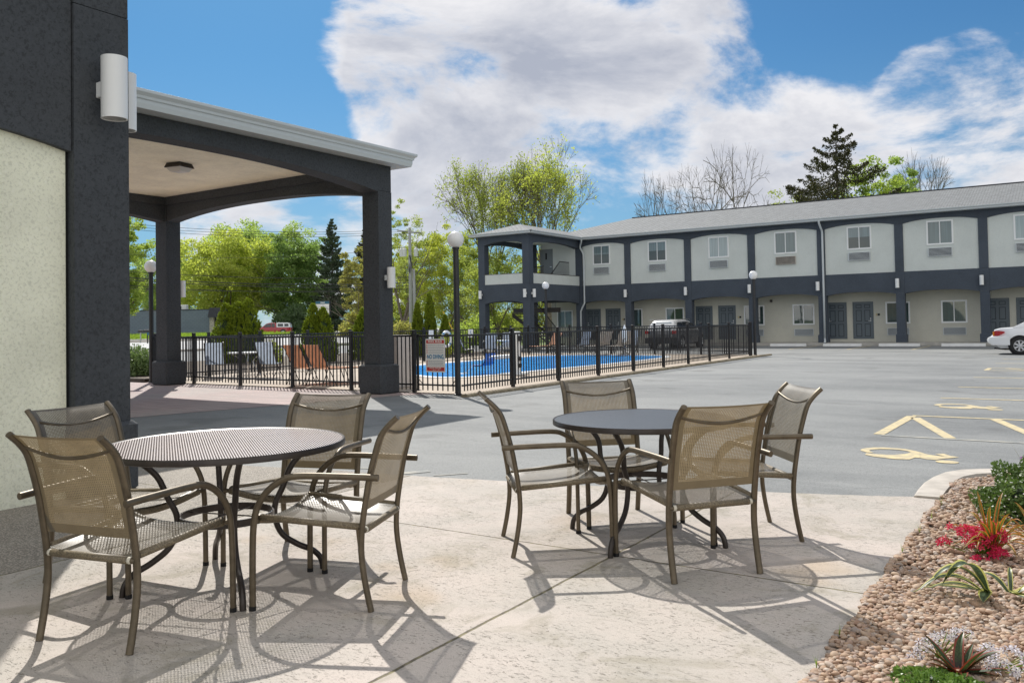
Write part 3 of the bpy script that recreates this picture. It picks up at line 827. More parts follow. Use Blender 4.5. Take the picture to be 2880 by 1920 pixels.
def icosphere(sub):
    t = (1 + 5 ** .5) / 2
    v = [(-1, t, 0), (1, t, 0), (-1, -t, 0), (1, -t, 0), (0, -1, t), (0, 1, t), (0, -1, -t), (0, 1, -t), (t, 0, -1), (t, 0, 1), (-t, 0, -1), (-t, 0, 1)]
    f = [(0, 11, 5), (0, 5, 1), (0, 1, 7), (0, 7, 10), (0, 10, 11), (1, 5, 9), (5, 11, 4), (11, 10, 2), (10, 7, 6), (7, 1, 8), (3, 9, 4), (3, 4, 2), (3, 2, 6), (3, 6, 8), (3, 8, 9), (4, 9, 5), (2, 4, 11), (6, 2, 10), (8, 6, 7), (9, 8, 1)]
    v = [np.array(p) / np.linalg.norm(p) for p in v]
    for _ in range(sub):
        cache = {}; nf = []
        def mid(a, b):
            k = (min(a, b), max(a, b))
            if k not in cache:
                p = v[a] + v[b]; v.append(p / np.linalg.norm(p)); cache[k] = len(v) - 1
            return cache[k]
        for a, b, c in f:
            x, y, z = mid(a, b), mid(b, c), mid(c, a); nf += [(a, x, z), (b, y, x), (c, z, y), (x, y, z)]
        f = nf
    return np.array(v), np.array(f)

def stones():
    V0, F0 = icosphere(1)
    V1, F1 = icosphere(2)
    allV = []; allF = []; base = 0
    def put(n, x0, x1, y0, y1, s0, s1, z0, z1, V, F):
        nonlocal base
        x = rng.uniform(x0, x1, n); y = rng.uniform(y0, y1, n)
        lim = np.where(y > 8.3, -0.9 + (y - 8.3) * 0.62, -0.9)
        jag = 0.014 * np.sin(y * 9) + 0.012 * np.sin(y * 23 + 1)
        k = (x > lim + jag - 0.01) & (y < 8.86); x, y = x[k], y[k]; n = len(x)
        s = rng.uniform(s0, s1, n) * rng.choice([0.75, 1.0, 1.0, 1.35], n); sx = rng.uniform(0.75, 1.35, n); sy = rng.uniform(0.7, 1.1, n); sz = rng.uniform(0.45, 0.8, n)
        z = rng.uniform(z0, z1, n)
        nv = len(V)
        # lumpy stones: low-frequency offsets from random directions
        P = np.repeat(V[None], n, 0)
        for _ in range(4):
            d = rng.normal(size=(n, 3)); d /= np.linalg.norm(d, axis=1)[:, None]
            dp = np.einsum('nvk,nk->nv', P, d); P = P * (1 + 0.22 * (np.clip(dp, -1, 1))[..., None] * rng.uniform(-1, .6, n)[:, None, None])
        P = P * (np.stack([sx, sy, sz], 1) * s[:, None])[:, None, :]
        a = rng.uniform(0, 2 * np.pi, n); tl = rng.uniform(-.5, .5, n)
        ca, sa, ct, st = np.cos(a), np.sin(a), np.cos(tl), np.sin(tl)
        X, Y, Z = P[..., 0], P[..., 1], P[..., 2]
        X, Z = X * ct[:, None] - Z * st[:, None], X * st[:, None] + Z * ct[:, None]
        X, Y = X * ca[:, None] - Y * sa[:, None], X * sa[:, None] + Y * ca[:, None]
        P = np.stack([X + x[:, None], Y + y[:, None], Z + z[:, None]], 2)
        allV.append(P.reshape(-1, 3)); allF.append((F[None] + (np.arange(n) * nv)[:, None, None] + base).reshape(-1, 3)); base += n * nv
    put(13000, -0.94, 0.3, 3.3, 5.3, 0.006, 0.012, 0.0, 0.012, V1, F1)
    put(6000, -0.94, 0.3, 3.3, 5.3, 0.008, 0.0165, 0.010, 0.020, V1, F1)
    put(13500, -0.94, 1.1, 5.3, 8.9, 0.009, 0.016, 0.0, 0.012, V0, F0)
    put(8500, -0.94, 1.1, 5.3, 8.9, 0.010, 0.019, 0.010, 0.022, V0, F0)
    n = 420; y = rng.uniform(3.2, 7.4, n)
    put_edge = (V1, F1)
    for _ in (0,):
        nv = len(V1); x = -0.928 + 0.014 * np.sin(y * 9) + rng.normal(size=n) * .007; s = rng.uniform(.009, .017, n)
        P = V1[None] * (np.stack([s * 1.2, s * .9, s * .6], 1))[:, None, :]
        P = P + np.stack([x, y, np.full(n, .007)], 1)[:, None, :]
        allV.append(P.reshape(-1, 3)); allF.append((F1[None] + (np.arange(n) * nv)[:, None, None] + base).reshape(-1, 3)); base += n * nv
    me = bpy.data.meshes.new('river_stones'); raw_mesh(me, np.concatenate(allV), np.concatenate(allF))
    me.polygons.foreach_set('use_smooth', [True] * len(me.polygons)); me.materials.append(MATS['river_stone'])
    o = bpy.data.objects.new('river_stones', me); COL.objects.link(o)
    tag(o, 'bed of tan and grey river stones along the patio edge', 'stones', kind='stuff')
stones()

# ------------------------------------------------------------------ near building with the corner column
nb = thing('lobby_building', 'near stucco building with cream wall panel, dark arched band and corner column', 'building', (-7.3, 4.0, 0))
def P(o, parent):
    """parent an object built in world space under an unrotated empty without moving it"""
    o.parent = parent; o.matrix_parent_inverse = Matrix.Translation(-Vector(parent.location)); return o
mb = MB(); mb.box(-20, -7.34, -8, 4.0, -0.02, 5.55); P(mb.build('wall', 'stucco_cream'), nb)
ar = arch(-4.2, 4.02, 2.60, 3.17, 40)
ar = [(y, (3.17 - 0.155 * max(0, (y - 2.6) / 1.44) ** 2.2) if y > 2.6 else 3.17 - 0.2 * max(0, (2.0 - y) / 6) ** 2) for y, _ in ar]
mb = MB(); mb.strip([(y, 5.6) for y, _ in ar], ar, 'x', -7.345, -7.275); P(mb.build('band', 'stucco_charcoal'), nb)
mb = MB(); mb.box(-8.0, -7.25, 4.03, 4.545, 0.0, 4.33); mb.box(-8.0, -7.253, 4.03, 4.543, 4.338, 5.6); mb.box(-20, -7.26, 3.99, 4.40, 4.62, 5.6)
col = P(mb.build('column', 'stucco_charcoal'), nb)
mb = MB(); mb.box(-7.98, -7.355, 3.985, 4.028, 0, 4.6); P(mb.build('reveal_shadow', 'dark_gap'), nb)  # near-black strip painting the shadow line beside the recessed wall panel
mb = MB(); mb.bevbox(-8.06, -7.19, 3.99, 4.60, -0.01, 0.62, 0.03); P(mb.build('plinth', 'stucco_charcoal'), col)
mb = MB(); mb.box(-20, -8.0, 4.0, 4.30, -0.02, 5.55); P(mb.build('wall', 'stucco_cream'), nb)
mb = MB(); mb.box(-20.2, -7.15, -8.2, 4.7, 5.6, 5.75); P(mb.build('roof', 'gutter_white'), nb)

def sconce(loc, rz, label, s=1.0, group='white cylinder wall lamps', flag={}):
    if 'p' not in flag:
        t = thing('wall_lamp', label, 'wall lamp', loc, rz, group)
        r_ = 0.11; mb = MB()
        mb.lathe([(r_ - 0.012, -0.268), (r_ - 0.012, 0.268), (r_, 0.275), (r_, -0.275), (r_ - 0.012, -0.275), (r_ - 0.012, -0.2), (0.001, -0.2)], (0.19, 0, 0), 32)
        mb.build('shade', 'white_metal', t, True, angle=40)
        mb = MB(); mb.bevbox(0.0, 0.085, -0.06, 0.06, -0.07, 0.07, 0.006); mb.build('bracket', 'white_metal', t)
        flag['p'] = t; t.scale = (s, s, s); return t
    return dup(flag['p'], loc, rz, label, s)
sconce((-7.25, 4.29, 3.60), 0.0, 'large white cylinder wall lamp on the street-facing side of the corner column')
sconce((-7.63, 4.548, 3.66), R(90), 'white cylinder wall lamp half hidden behind the corner column')

# ------------------------------------------------------------------ canopy over the drive
cp = thing('entrance_canopy', 'large dark stucco drive-through canopy with white gutter and arched beams', 'canopy', (-16.2, 9.0, 0))
def column(x, y):
    mb = MB(); mb.box(x - .23, x + .23, y - .21, y + .21, 0.6, 4.33); c = P(mb.build('column', 'stucco_charcoal'), cp)
    mb = MB(); mb.bevbox(x - .33, x + .33, y - .30, y + .30, -0.01, 0.62, 0.035); P(mb.build('plinth', 'stucco_charcoal'), c)
    mb = MB(); mb.box(x - .225, x + .225, y - .205, y + .205, 4.337, 4.9); P(mb.build('capital', 'stucco_charcoal'), c)
column(-12.52, 13.62); column(-19.97, 13.62)
mb = MB(); a = arch(4.7, 13.41, 4.30, 4.58, 24); mb.strip([(y, 4.88) for y, _ in a], a, 'x', -12.72, -12.28); P(mb.build('beam', 'stucco_charcoal'), cp)
mb = MB(); a = arch(-19.74, -12.75, 4.27, 4.50, 24); mb.strip([(x, 4.70) for x, _ in a], a, 'y', 13.43, 13.80); mb.box(-19.74, -12.75, 13.38, 13.80, 4.702, 4.90); P(mb.build('beam', 'stucco_charcoal'), cp)
mb = MB(); a = arch(4.7, 13.41, 4.27, 4.52, 24); mb.strip([(y, 4.70) for y, _ in a], a, 'x', -20.15, -19.80); mb.box(-20.15, -19.75, 4.7, 13.41, 4.702, 4.90); P(mb.build('beam', 'stucco_charcoal'), cp)
mb = MB(); mb.box(-19.9, -12.6, 4.7, 13.6, 4.905, 4.98); P(mb.build('ceiling', 'stucco_ceiling'), cp)
X0, X1, Y0, Y1 = -20.66, -11.86, 4.5, 14.22
mb = MB(); mb.box(X0 + .1, -20.16, Y0, Y1 - .1, 4.885, 4.925); mb.box(-12.27, X1 - .1, Y0, Y1 - .1, 4.885, 4.925); mb.box(-20.15, -12.28, 13.84, Y1 - .1, 4.885, 4.925); P(mb.build('soffit', 'soffit_white'), cp)
mb = MB()
prof = [(0.0, 4.885), (0.02, 4.96), (0.02, 5.02), (0.045, 5.03), (0.05, 5.07), (0.10, 5.12), (0.10, 5.165), (0.085, 5.17)]
rows = []
for k, (o_, z) in enumerate(prof):
    e = o_ - 0.1
    rows.append([(X1 + e, Y0, z), (X1 + e, Y1 + e, z), (X0 - e, Y1 + e, z), (X0 - e, Y0, z)])
mb.grid(rows); P(mb.build('gutter', 'gutter_white'), cp)
mb = MB(); zc = 5.60
rr = [(X1 - .02, Y0, 5.165), (X1 - .02, Y1 - .02, 5.165), (X0 + .02, Y1 - .02, 5.165), (X0 + .02, Y0, 5.165), ((X0 + X1) / 2, Y0, zc), ((X0 + X1) / 2, Y1 - 4.4, zc)]
mb.add(rr, [(0, 1, 5, 4), (1, 2, 5), (2, 3, 4, 5), (0, 4, 3), (0, 3, 2, 1)]); P(mb.build('roof', 'roof_shingle'), cp)
cl = thing('ceiling_lamp', 'square brown ceiling lamp with frosted lens under the canopy', 'ceiling lamp', (-15.5, 10.85, 4.905), R(12)); cl.scale = (.88, .88, .8)
mb = MB()
for (h_, z) in ():
    pass
mb.add([(-.20, -.20, 0), (.20, -.20, 0), (.20, .20, 0), (-.20, .20, 0), (-.24, -.24, -.12), (.24, -.24, -.12), (.24, .24, -.12), (-.24, .24, -.12)],
       [(0, 1, 2, 3), (0, 4, 5, 1), (1, 5, 6, 2), (2, 6, 7, 3), (3, 7, 4, 0), (4, 7, 6, 5)]); mb.build('housing', 'brown_metal', cl)
mb = MB(); mb.add([(-.21, -.21, -.121), (.21, -.21, -.121), (.21, .21, -.121), (-.21, .21, -.121), (-.15, -.15, -.22), (.15, -.15, -.22), (.15, .15, -.22), (-.15, .15, -.22)],
       [(0, 4, 5, 1), (1, 5, 6, 2), (2, 6, 7, 3), (3, 7, 4, 0), (4, 7, 6, 5)]); mb.build('lens', 'lamp_lens', cl)
sconce((-12.29, 13.62, 2.47), 0.0, 'white cylinder wall lamp on the right canopy column', 0.80)
sconce((-19.90, 13.835, 2.52), R(90), 'white cylinder wall lamp half hidden behind the left canopy column', 0.80)
# ------------------------------------------------------------------ motel wing
mo = thing('motel_building', 'long two-storey grey motel wing with navy arched bands and a shingled roof', 'building', (-10, 46, 0))
PX = [-25.55, -22.24, -18.44, -14.74, -11.03, -7.26, -3.56, 0.14, 3.84, 7.54]
XL, XR = -28.3, 7.8
mb = MB(); mb.box(XL, XR, 46.06, 46.3, 3.55, 6.5); P(mb.build('upper_wall', 'stucco_grey'), mo)
mb = MB(); mb.box(XL, XR, 47.2, 55, -0.05, 3.0); mb.box(XL, XR, 46.302, 55, 3.0, 6.45); P(mb.build('lower_wall', 'stucco_lower'), mo)
mb = MB(); mb.box(XL, XR, 46.41, 47.19, 2.86, 2.99); P(mb.build('walkway_ceiling', 'stucco_lower'), mo)
# lower navy band, arched over every bay
mb = MB()
mb.box(-28.3, -25.3, 46.0, 46.4, 2.7, 3.68)
for a, b in zip(PX[:-1], PX[1:]):
    A = arch(a + .2, b - .2, 2.585, 2.735, 16); mb.strip([(x, 3.68) for x, _ in A], A, 'y', 46.012, 46.4)
P(mb.build('lower_band', 'stucco_navy'), mo)
mb = MB()
for a, b in zip(PX[:-1], PX[1:]):
    A = arch(a + .2, b - .2, 6.075, 6.24, 16); mb.strip([(x, 6.5) for x, _ in A], A, 'y', 46.005, 46.058)
P(mb.build('upper_band', 'stucco_navy'), mo)
for i, x in enumerate(PX):
    w = 0.2 if i else 0.24
    mb = MB(); mb.box(x - w, x + w, 45.985, 46.41, 0.5, 2.6); mb.box(x - w, x + w, 45.99, 46.05, 2.606, 3.68); mb.box(x - w, x + w, 45.99, 46.05, 3.686, 6.1); mb.box(x - w, x + w, 45.99, 46.05, 6.106, 6.49)
    pl = P(mb.build('pillar', 'stucco_navy'), mo)
    mb = MB(); mb.bevbox(x - w - .05, x + w + .05, 45.93, 46.46, 0.0, 0.56, 0.02); P(mb.build('plinth', 'stucco_navy'), pl)
# roof: hip at the left end
E0, zE, zR, yR = 45.55, 6.60, 8.18, 50.5
mb = MB()
v = [(-29.4, E0, zE), (XR + 1, E0, zE), (XR + 1, yR, zR), (-24.0, yR, zR), (-29.4, 55.4, zE), (XR + 1, 55.4, zE)]
mb.add(v, [(0, 1, 2, 3), (0, 3, 4), (3, 2, 5, 4)])
rf = P(mb.build('roof', 'roof_shingle'), mo)
mb = MB(); mb.tube([(-24.0, yR, zR + .01), (XR + 1, yR, zR + .01)], 0.05, 6); P(mb.build('ridge_cap', 'mansard'), rf)
def gutter(mb, p0, p1, nrm):
    """gutter run from p0 to p1 (x,y) with outward normal"""
    prof = [(-.02, 6.49), (0.0, 6.49), (0.02, 6.56), (0.07, 6.60), (0.075, 6.64), (0.0, 6.645), (-.02, 6.60)]
    mb.grid([[(p[0] + nrm[0] * o_, p[1] + nrm[1] * o_, z) for p in (p0, p1)] for o_, z in prof])
mb = MB(); gutter(mb, (-25.1, E0), (XR + 1, E0), (0, -1)); mb.box(-25.0, XR + 1, E0 + .01, 46.0, 6.49, 6.51); P(mb.build('gutter', 'gutter_white'), mo)
# downspouts
def downspout(x):
    mb = MB(); mb.tube(bez([(x - .06, 45.52, 6.5), (x - .06, 45.55, 6.38), (x - .02, 45.75, 6.12), (x, 45.90, 5.95), (x, 45.92, 5.6)], 5) + [(x, 45.92, 3.0), (x, 45.90, 0.35)], 0.055, 8)
    mb.tube([(x, 45.90, 0.36), (x + .03, 45.8, 0.22), (x + .06, 45.6, 0.16)], 0.055, 8); P(mb.build('downspout', 'gutter_white', None, True), mo)
downspout(-10.93); 
mb = MB(); mb.tube(bez([(-25.08, 45.52, 6.5), (-25.1, 45.55, 6.35), (-25.3, 45.75, 6.05), (-25.2, 45.9, 5.7), (-25.16, 45.92, 5.4)], 5) + [(-25.16, 45.92, 2.9)] + bez([(-25.16, 45.92, 2.6), (-25.3, 45.9, 2.35), (-25.42, 45.9, 2.1)], 4) + [(-25.42, 45.9, 0.2)], 0.055, 8)
P(mb.build('downspout', 'gutter_white', None, True), mo)
def window(xc, y, z0, z1, w, glass):
    mb = MB(); t_ = 0.075
    x0, x1 = xc - w / 2, xc + w / 2
    for (a, b, c, d, dp) in ((x0, x1, z1 - t_, z1, 0), (x0, x1, z0, z0 + t_, 0), (x0, x0 + t_, z0 + t_, z1 - t_, .002), (x1 - t_, x1, z0 + t_, z1 - t_, .002), (xc - .02, xc + .02, z0 + t_, z1 - t_, .012)):
        mb.box(a, b, y - .035 + dp, y + .02, c, d)
    f = P(mb.build('window', 'white_metal'), mo)
    mb = MB(); mb.box(x0 + t_, x1 - t_, y - .012, y + .01, z0 + t_, z1 - t_); P(mb.build('pane', glass), f)
def grille(xc, y, z0, z1, w, tan=False, out=0.0):
    mb = MB(); x0, x1 = xc - w / 2, xc + w / 2
    if out: mb.box(x0, x1, y - out, y, z0, z1)
    yy = y - out - .002
    for a, b, c, d in ((x0, x1, z1 - .025, z1), (x0, x1, z0, z0 + .025), (x0, x0 + .03, z0 + .025, z1 - .025), (x1 - .03, x1, z0 + .025, z1 - .025)): mb.box(a, b, yy - .03, yy, c, d)
    nn = 6
    for k in range(nn):
        z = z0 + .035 + (z1 - z0 - .07) * (k + .5) / nn; mb.add([(x0 + .03, yy - .03, z - .018), (x1 - .03, yy - .03, z - .018), (x1 - .03, yy - .005, z + .010), (x0 + .03, yy - .005, z + .010)], [(0, 1, 2, 3)])
    g_ = P(mb.build('air_conditioner_grille', 'kerb_concrete' if tan else 'gutter_white'), mo)
    mb = MB(); mb.box(x0 + .03, x1 - .03, yy - .004, yy - .001, z0 + .03, z1 - .03); P(mb.build('louvre_back', 'dark_gap'), g_)
GL = ['glass_half', 'glass_half', 'glass_white', 'glass_curtain', 'glass_half', 'glass_curtain', 'glass_white', 'glass_half', 'glass_curtain']
for i, xc in enumerate((-23.99, -20.32, -16.60, -12.88, -9.14, -5.41, -1.70, 2.0, 5.7)):
    window(xc, 46.058, 4.92, 6.12, 1.19, GL[i]); grille(xc, 46.058, 4.35, 4.77, 1.06, tan=(i == 3), out=.05)
for k, xc in enumerate((-27.3, -22.45, -19.78, -15.03, -12.32, -7.59, -5.01, -0.2, 2.4)):
    window(xc, 47.198, 1.08, 2.21, 1.16, ['glass_curtain', 'glass_dark', 'glass_dark', 'glass_dark', 'glass_dark', 'glass_dark', 'glass_dark'][k % 7]); grille(xc, 47.198, 0.485, 0.86, 1.03)
def door(xl, w=0.92, y=47.2, z0=0.31, z1=2.20, mat='door_paint', hside=1, panels=True):
    mb = MB()
    for a, b, c, d in ((xl - .05, xl, z0, z1 + .05), (xl + w, xl + w + .05, z0, z1 + .05), (xl, xl + w, z1, z1 + .05)): mb.box(a, b, y - .03, y + .02, c, d)
    fr = P(mb.build('door_frame', mat if mat != 'door_paint' else 'door_paint'), mo)
    gr = []; mb = MB(); mb.box(xl + .004, xl + w - .004, y - .012, y + .02, z0, z1 - .004)
    if panels:
        for cx in (.27, .73):
            for (a, b) in ((.06, .42), (.48, .80), (.85, .95)):
                x0, x1 = xl + w * cx - w * .16, xl + w * cx + w * .16; za, zb = z0 + (z1 - z0) * a, z0 + (z1 - z0) * b
                gr.append((x0, x1, za, zb)); mb.box(x0 + .04, x1 - .04, y - .022, y - .012, za + .04, zb - .04)
    dr = P(mb.build('door', mat), mo)
    for (x0, x1, za, zb) in gr:
        mg = MB(); mg.box(x0, x1, y - .017, y - .0125, za, zb); P(mg.build('door_groove_shade', 'door_groove_shade'), dr)
    hx = xl + (w - .09 if hside > 0 else .09)
    mb = MB(); mb.cyl(hx, y - .03, z0 + .92, z0 + .98, .03, 10); mb.box(hx - (.11 if hside > 0 else 0), hx + (0 if hside > 0 else .11), y - .07, y - .05, z0 + .93, z0 + .955); mb.box(hx - .02, hx + .02, y - .05, y - .012, z0 + 1.02, z0 + 1.10)
    P(mb.build('door_handle', 'steel'), dr)
for i, xl in enumerate((-25.69, -24.32, -18.43, -17.06, -11.05, -9.73, -3.60, -2.3, 3.9, 5.2)):
    door(xl, hside=-1 if i % 2 == 0 else 1)
    if i % 2:
        mb = MB(); mb.box(xl + 1.18, xl + 1.28, 47.17, 47.197, 1.52, 1.62); P(mb.build('room_plaque', 'dark_gap'), mo)
        mb = MB(); mb.box(xl + 1.08, xl + 1.16, 47.18, 47.197, 1.50, 1.63); P(mb.build('room_plaque', 'yellow_paint'), mo)
    else:
        mb = MB(); mb.box(xl - .24, xl - .14, 47.17, 47.197, 1.50, 1.60); P(mb.build('room_plaque', 'dark_gap'), mo)
mb = MB(); mb.box(-14.1, -14.0, 47.05, 47.2, 2.36, 2.5); P(mb.build('flood_lamp', 'brown_metal'), mo)

# stair tower in front of the left end
tw = thing('stair_tower', 'open two-storey stair tower with navy corner pillars at the left end of the motel', 'stair tower', (-27.25, 43, 0))
def TP(o): return P(o, tw)
tx0, tx1, ty0, ty1 = -29.02, -25.50, 40.15, 46.0
for (x0, y0) in ((tx0, ty0), (tx1 - .45, ty0), (tx0, 45.5)):
    mb = MB(); mb.box(x0, x0 + .45, y0, y0 + .45, 0.5, 3.685); mb.box(x0, x0 + .45, y0, y0 + .45, 3.691, 6.0); mb.box(x0, x0 + .45, y0, y0 + .45, 6.006, 6.49); pl = TP(mb.build('pillar', 'stucco_navy'))
    mb = MB(); mb.bevbox(x0 - .05, x0 + .5, y0 - .05, y0 + .5, 0, .56, .02); TP(mb.build('plinth', 'stucco_navy')).parent = pl
    pl.children[0].matrix_parent_inverse = Matrix.Identity(4); pl.children[0].location = (0, 0, 0)
a1, b1 = tx0 + .45, tx1 - .45
for (zs, za, zt, nm) in ((5.98, 6.16, 6.49, 'upper_beam'), (2.585, 2.735, 3.69, 'lower_beam')):
    A = arch(a1, b1, zs, za, 16); mb = MB(); mb.strip([(x, zt) for x, _ in A], A, 'y', ty0 + .004, ty0 + .34)
    TP(mb.build(nm, 'stucco_navy'))
    A = arch(ty0 + .45, ty1 - .1, zs, za, 16); mb = MB(); mb.strip([(y, zt) for y, _ in A], A, 'x', tx1 - .34, tx1 - .004); TP(mb.build(nm, 'stucco_navy'))
    A = arch(ty0 + .45, ty1 - .5, zs, za, 16); mb = MB(); mb.strip([(y, zt) for y, _ in A], A, 'x', tx0 + .004, tx0 + .3); TP(mb.build(nm, 'stucco_navy'))
mb = MB(); mb.box(a1, b1, ty0 + .03, ty0 + .22, 3.695, 4.27); mb.box(tx1 - .22, tx1 - .03, ty0 + .45, ty1, 3.695, 4.27); mb.box(tx0 + .03, tx0 + .2, ty0 + .45, ty1 - .5, 3.695, 4.0)
pp = TP(mb.build('parapet', 'stucco_grey'))
mb = MB(); mb.box(a1, b1, ty0 + .01, ty0 + .25, 4.272, 4.30); mb.box(tx1 - .25, tx1 - .01, ty0 + .45, ty1, 4.272, 4.30); o = mb.build('parapet_cap', 'bark_dark'); o.parent = pp
mb = MB(); mb.box(tx0 + .3, tx1 - .36, 44.5, 46.0, 3.2, 3.4); TP(mb.build('landing', 'stucco_navy'))
mb = MB(); mb.box(tx0 + .3, tx1 - .34, ty0 + .34, 46.0, 6.40, 6.44); TP(mb.build('ceiling', 'stucco_grey'))
zE2 = 6.60; gx0, gx1, gy0 = tx0 - .38, tx1 + .38, ty0 - .38; pk = 7.30
mb = MB(); cxm = (gx0 + gx1) / 2
mb.add([(gx0, gy0, zE2), (gx1, gy0, zE2), (cxm, gy0 + 2.14, pk), (gx1, 47.75, zE2 + .02), (gx0, 47.75, zE2 + .02), (cxm, 47.75, pk)], [(0, 1, 2), (1, 3, 5, 2), (0, 2, 5, 4)])
TP(mb.build('roof', 'roof_shingle'))
mb = MB()
gutter(mb, (gx0, gy0), (gx1, gy0), (0, -1)); gutter(mb, (gx1, gy0), (gx1, E0), (1, 0)); gutter(mb, (gx0, 46), (gx0, gy0), (-1, 0))
mb.box(gx0 + .01, gx1 - .01, gy0 + .01, ty0 - .005, 6.49, 6.51); mb.box(tx1 + .005, gx1 - .01, ty0, 46, 6.49, 6.51)
TP(mb.build('gutter', 'gutter_white'))
# upper door in the end wall
mb = MB(); mb.box(-28.35, -27.42, 45.99, 46.04, 4.0, 6.1); dd = TP(mb.build('door', 'door_grey'))
mb = MB(); mb.box(-27.95, -27.85, 45.975, 45.985, 5.45, 5.85); o = mb.build('door_slot', 'dark_gap'); o.parent = dd
mb = MB(); mb.box(-27.62, -27.5, 45.95, 45.985, 4.95, 5.0); o = mb.build('door_handle', 'steel'); o.parent = dd
mb = MB(); mb.box(XL + .002, tx1, 46.0, 46.055, 3.69, 6.4); TP(mb.build('end_wall', 'stucco_grey'))
def rail(name, pts, h, n, mat='fence_metal', r=0.02):
    """sloping railing: top and bottom rail through pts (floor points) with balusters"""
    mb = MB(); top = [(p[0], p[1], p[2] + h) for p in pts]; bot = [(p[0], p[1], p[2] + .12) for p in pts]
    mb.tube(top, .03, 6); mb.tube(bot, .02, 6)
    for (a, b) in zip(pts[:-1], pts[1:]):
        L = math.dist(a, b); k = max(2, int(L / n))
        for i in range(k + 1):
            t = i / k; p = [a[j] + (b[j] - a[j]) * t for j in range(3)]; mb.tube([(p[0], p[1], p[2] + .1), (p[0], p[1], p[2] + h)], r * .7, 4)
    return mb.build(name, mat)
TP(rail('railing', [(-27.5, 44.45, 3.4), (-26.85, 43.9, 3.4)], 1.5, .12)); TP(rail('railing', [(-26.3, 43.6, 3.0), (-26.1, 44.6, 4.0), (-26.1, 45.7, 4.0)], 1.15, .12)); TP(rail('railing', [(-28.6, 44.45, 3.4), (-27.5, 44.45, 3.4)], 1.5, .12))
# lower flight, seen through the arches
fl = MB(); N = 12
for k in range(N):
    t = k / (N - 1); x = -28.0 + 2.5 * t; z = 1.98 - 1.85 * t; fl.box(x, x + .27, 42.3, 43.5, z, z + .05)
TP(fl.build('stair_treads', 'brown_metal'))
mb = MB()
for y in (42.27, 43.5):
    mb.add([(-28.1, y, 2.1), (-25.3, y, .02), (-25.3, y, -.0), (-28.1, y, 1.82), (-28.1, y + .05, 2.1), (-25.3, y + .05, .02), (-25.3, y + .05, 0), (-28.1, y + .05, 1.82)], [(0, 3, 2, 1), (4, 5, 6, 7), (0, 1, 5, 4), (3, 7, 6, 2)])
mb.box(-28.9, -25.6, 43.6, 43.75, 2.06, 2.34); TP(mb.build('stringer', 'brown_metal'))
TP(rail('railing', [(-28.9, 43.5, 2.2), (-25.8, 43.5, 2.2)], .55, .11)); TP(rail('railing', [(-26.0, 41.2, 1.9), (-25.9, 43.6, 0.2)], 1.0, .13))

# sconces on the motel
for i, x in enumerate(PX[1:]):
    nm = ['first', 'second', 'third', 'fourth', 'fifth', 'sixth', 'seventh', 'eighth', 'ninth'][i]
    t = dup(bpy.data.objects['wall_lamp'], (x - (.10 if i != 3 else .18), 45.99, 3.11), R(-90), 'small white wall lamp on the %s navy pillar right of the stair tower' % nm, 0.84)
    t['group'] = 'small white wall lamps along the motel band'
for loc, rz, lb in (((-25.50, 40.40, 3.13), 0, 'small white wall lamp on the right face of the tower corner pillar'), ((-25.72, 40.15, 3.13), R(-90), 'small white wall lamp on the front face of the tower corner pillar'), ((-28.80, 40.15, 3.13), R(-90), 'small white wall lamp on the left front pillar of the stair tower')):
    t = dup(bpy.data.objects['wall_lamp'], loc, rz, lb, 0.84); t['group'] = 'small white wall lamps on the stair tower'

# wheel stops
ws = None
names = ['left of the downspout', 'right of the downspout', 'in front of the navy pillar', 'nearest the white saloon']
for i, (a, b) in enumerate(((-13.5, -11.6), (-10.75, -8.95), (-8.1, -6.3), (-5.32, -3.52))):
    if ws is None:
        mb = MB(); mb.prism([(-.10, 0), (.10, 0), (.065, .13), (-.065, .13)], 'x', -.92, .92); ws = mb.build('wheel_stop', 'white_paint')
        tag(ws, '', 'wheel stop'); o = ws
    else:
        o = ws.copy(); COL.objects.link(o)
    o.location = ((a + b) / 2, 44.9, -.004); o['label'] = 'white concrete wheel stop ' + names[i]; o['group'] = 'wheel stops before the motel walkway'

# ------------------------------------------------------------------ globe lamps
def globe_lamp(loc, label, proto={}):
    if 'p' in proto: return dup(proto['p'], loc, 0, label)
    t = thing('globe_lamp', label, 'street lamp', loc, 0, 'black post lamps with white globes'); proto['p'] = t
    mb = MB(); mb.lathe([(.085, 0), (.085, .02), (.062, .03), (.06, 2.98), (.075, 2.99), (.075, 3.03), (.05, 3.04)], (0, 0, 0), 16); mb.build('post', 'black_metal', t, True, angle=40)
    mb = MB(); mb.sphere((0, 0, 3.19), .172, 28); mb.build('globe', 'globe_glass', t, True)
    return t
globe_lamp((-10.58, 13.86, 0), 'tall black lamp post with white globe at the pool gate corner')
globe_lamp((-21.21, 13.93, 0), 'black lamp post with white globe beside the left canopy column')
globe_lamp((-10.62, 33.35, 0), 'black lamp post with white globe at the far corner of the pool fence')
globe_lamp((-20.75, 34.1, 0), 'black lamp post with white globe in front of the stair tower')

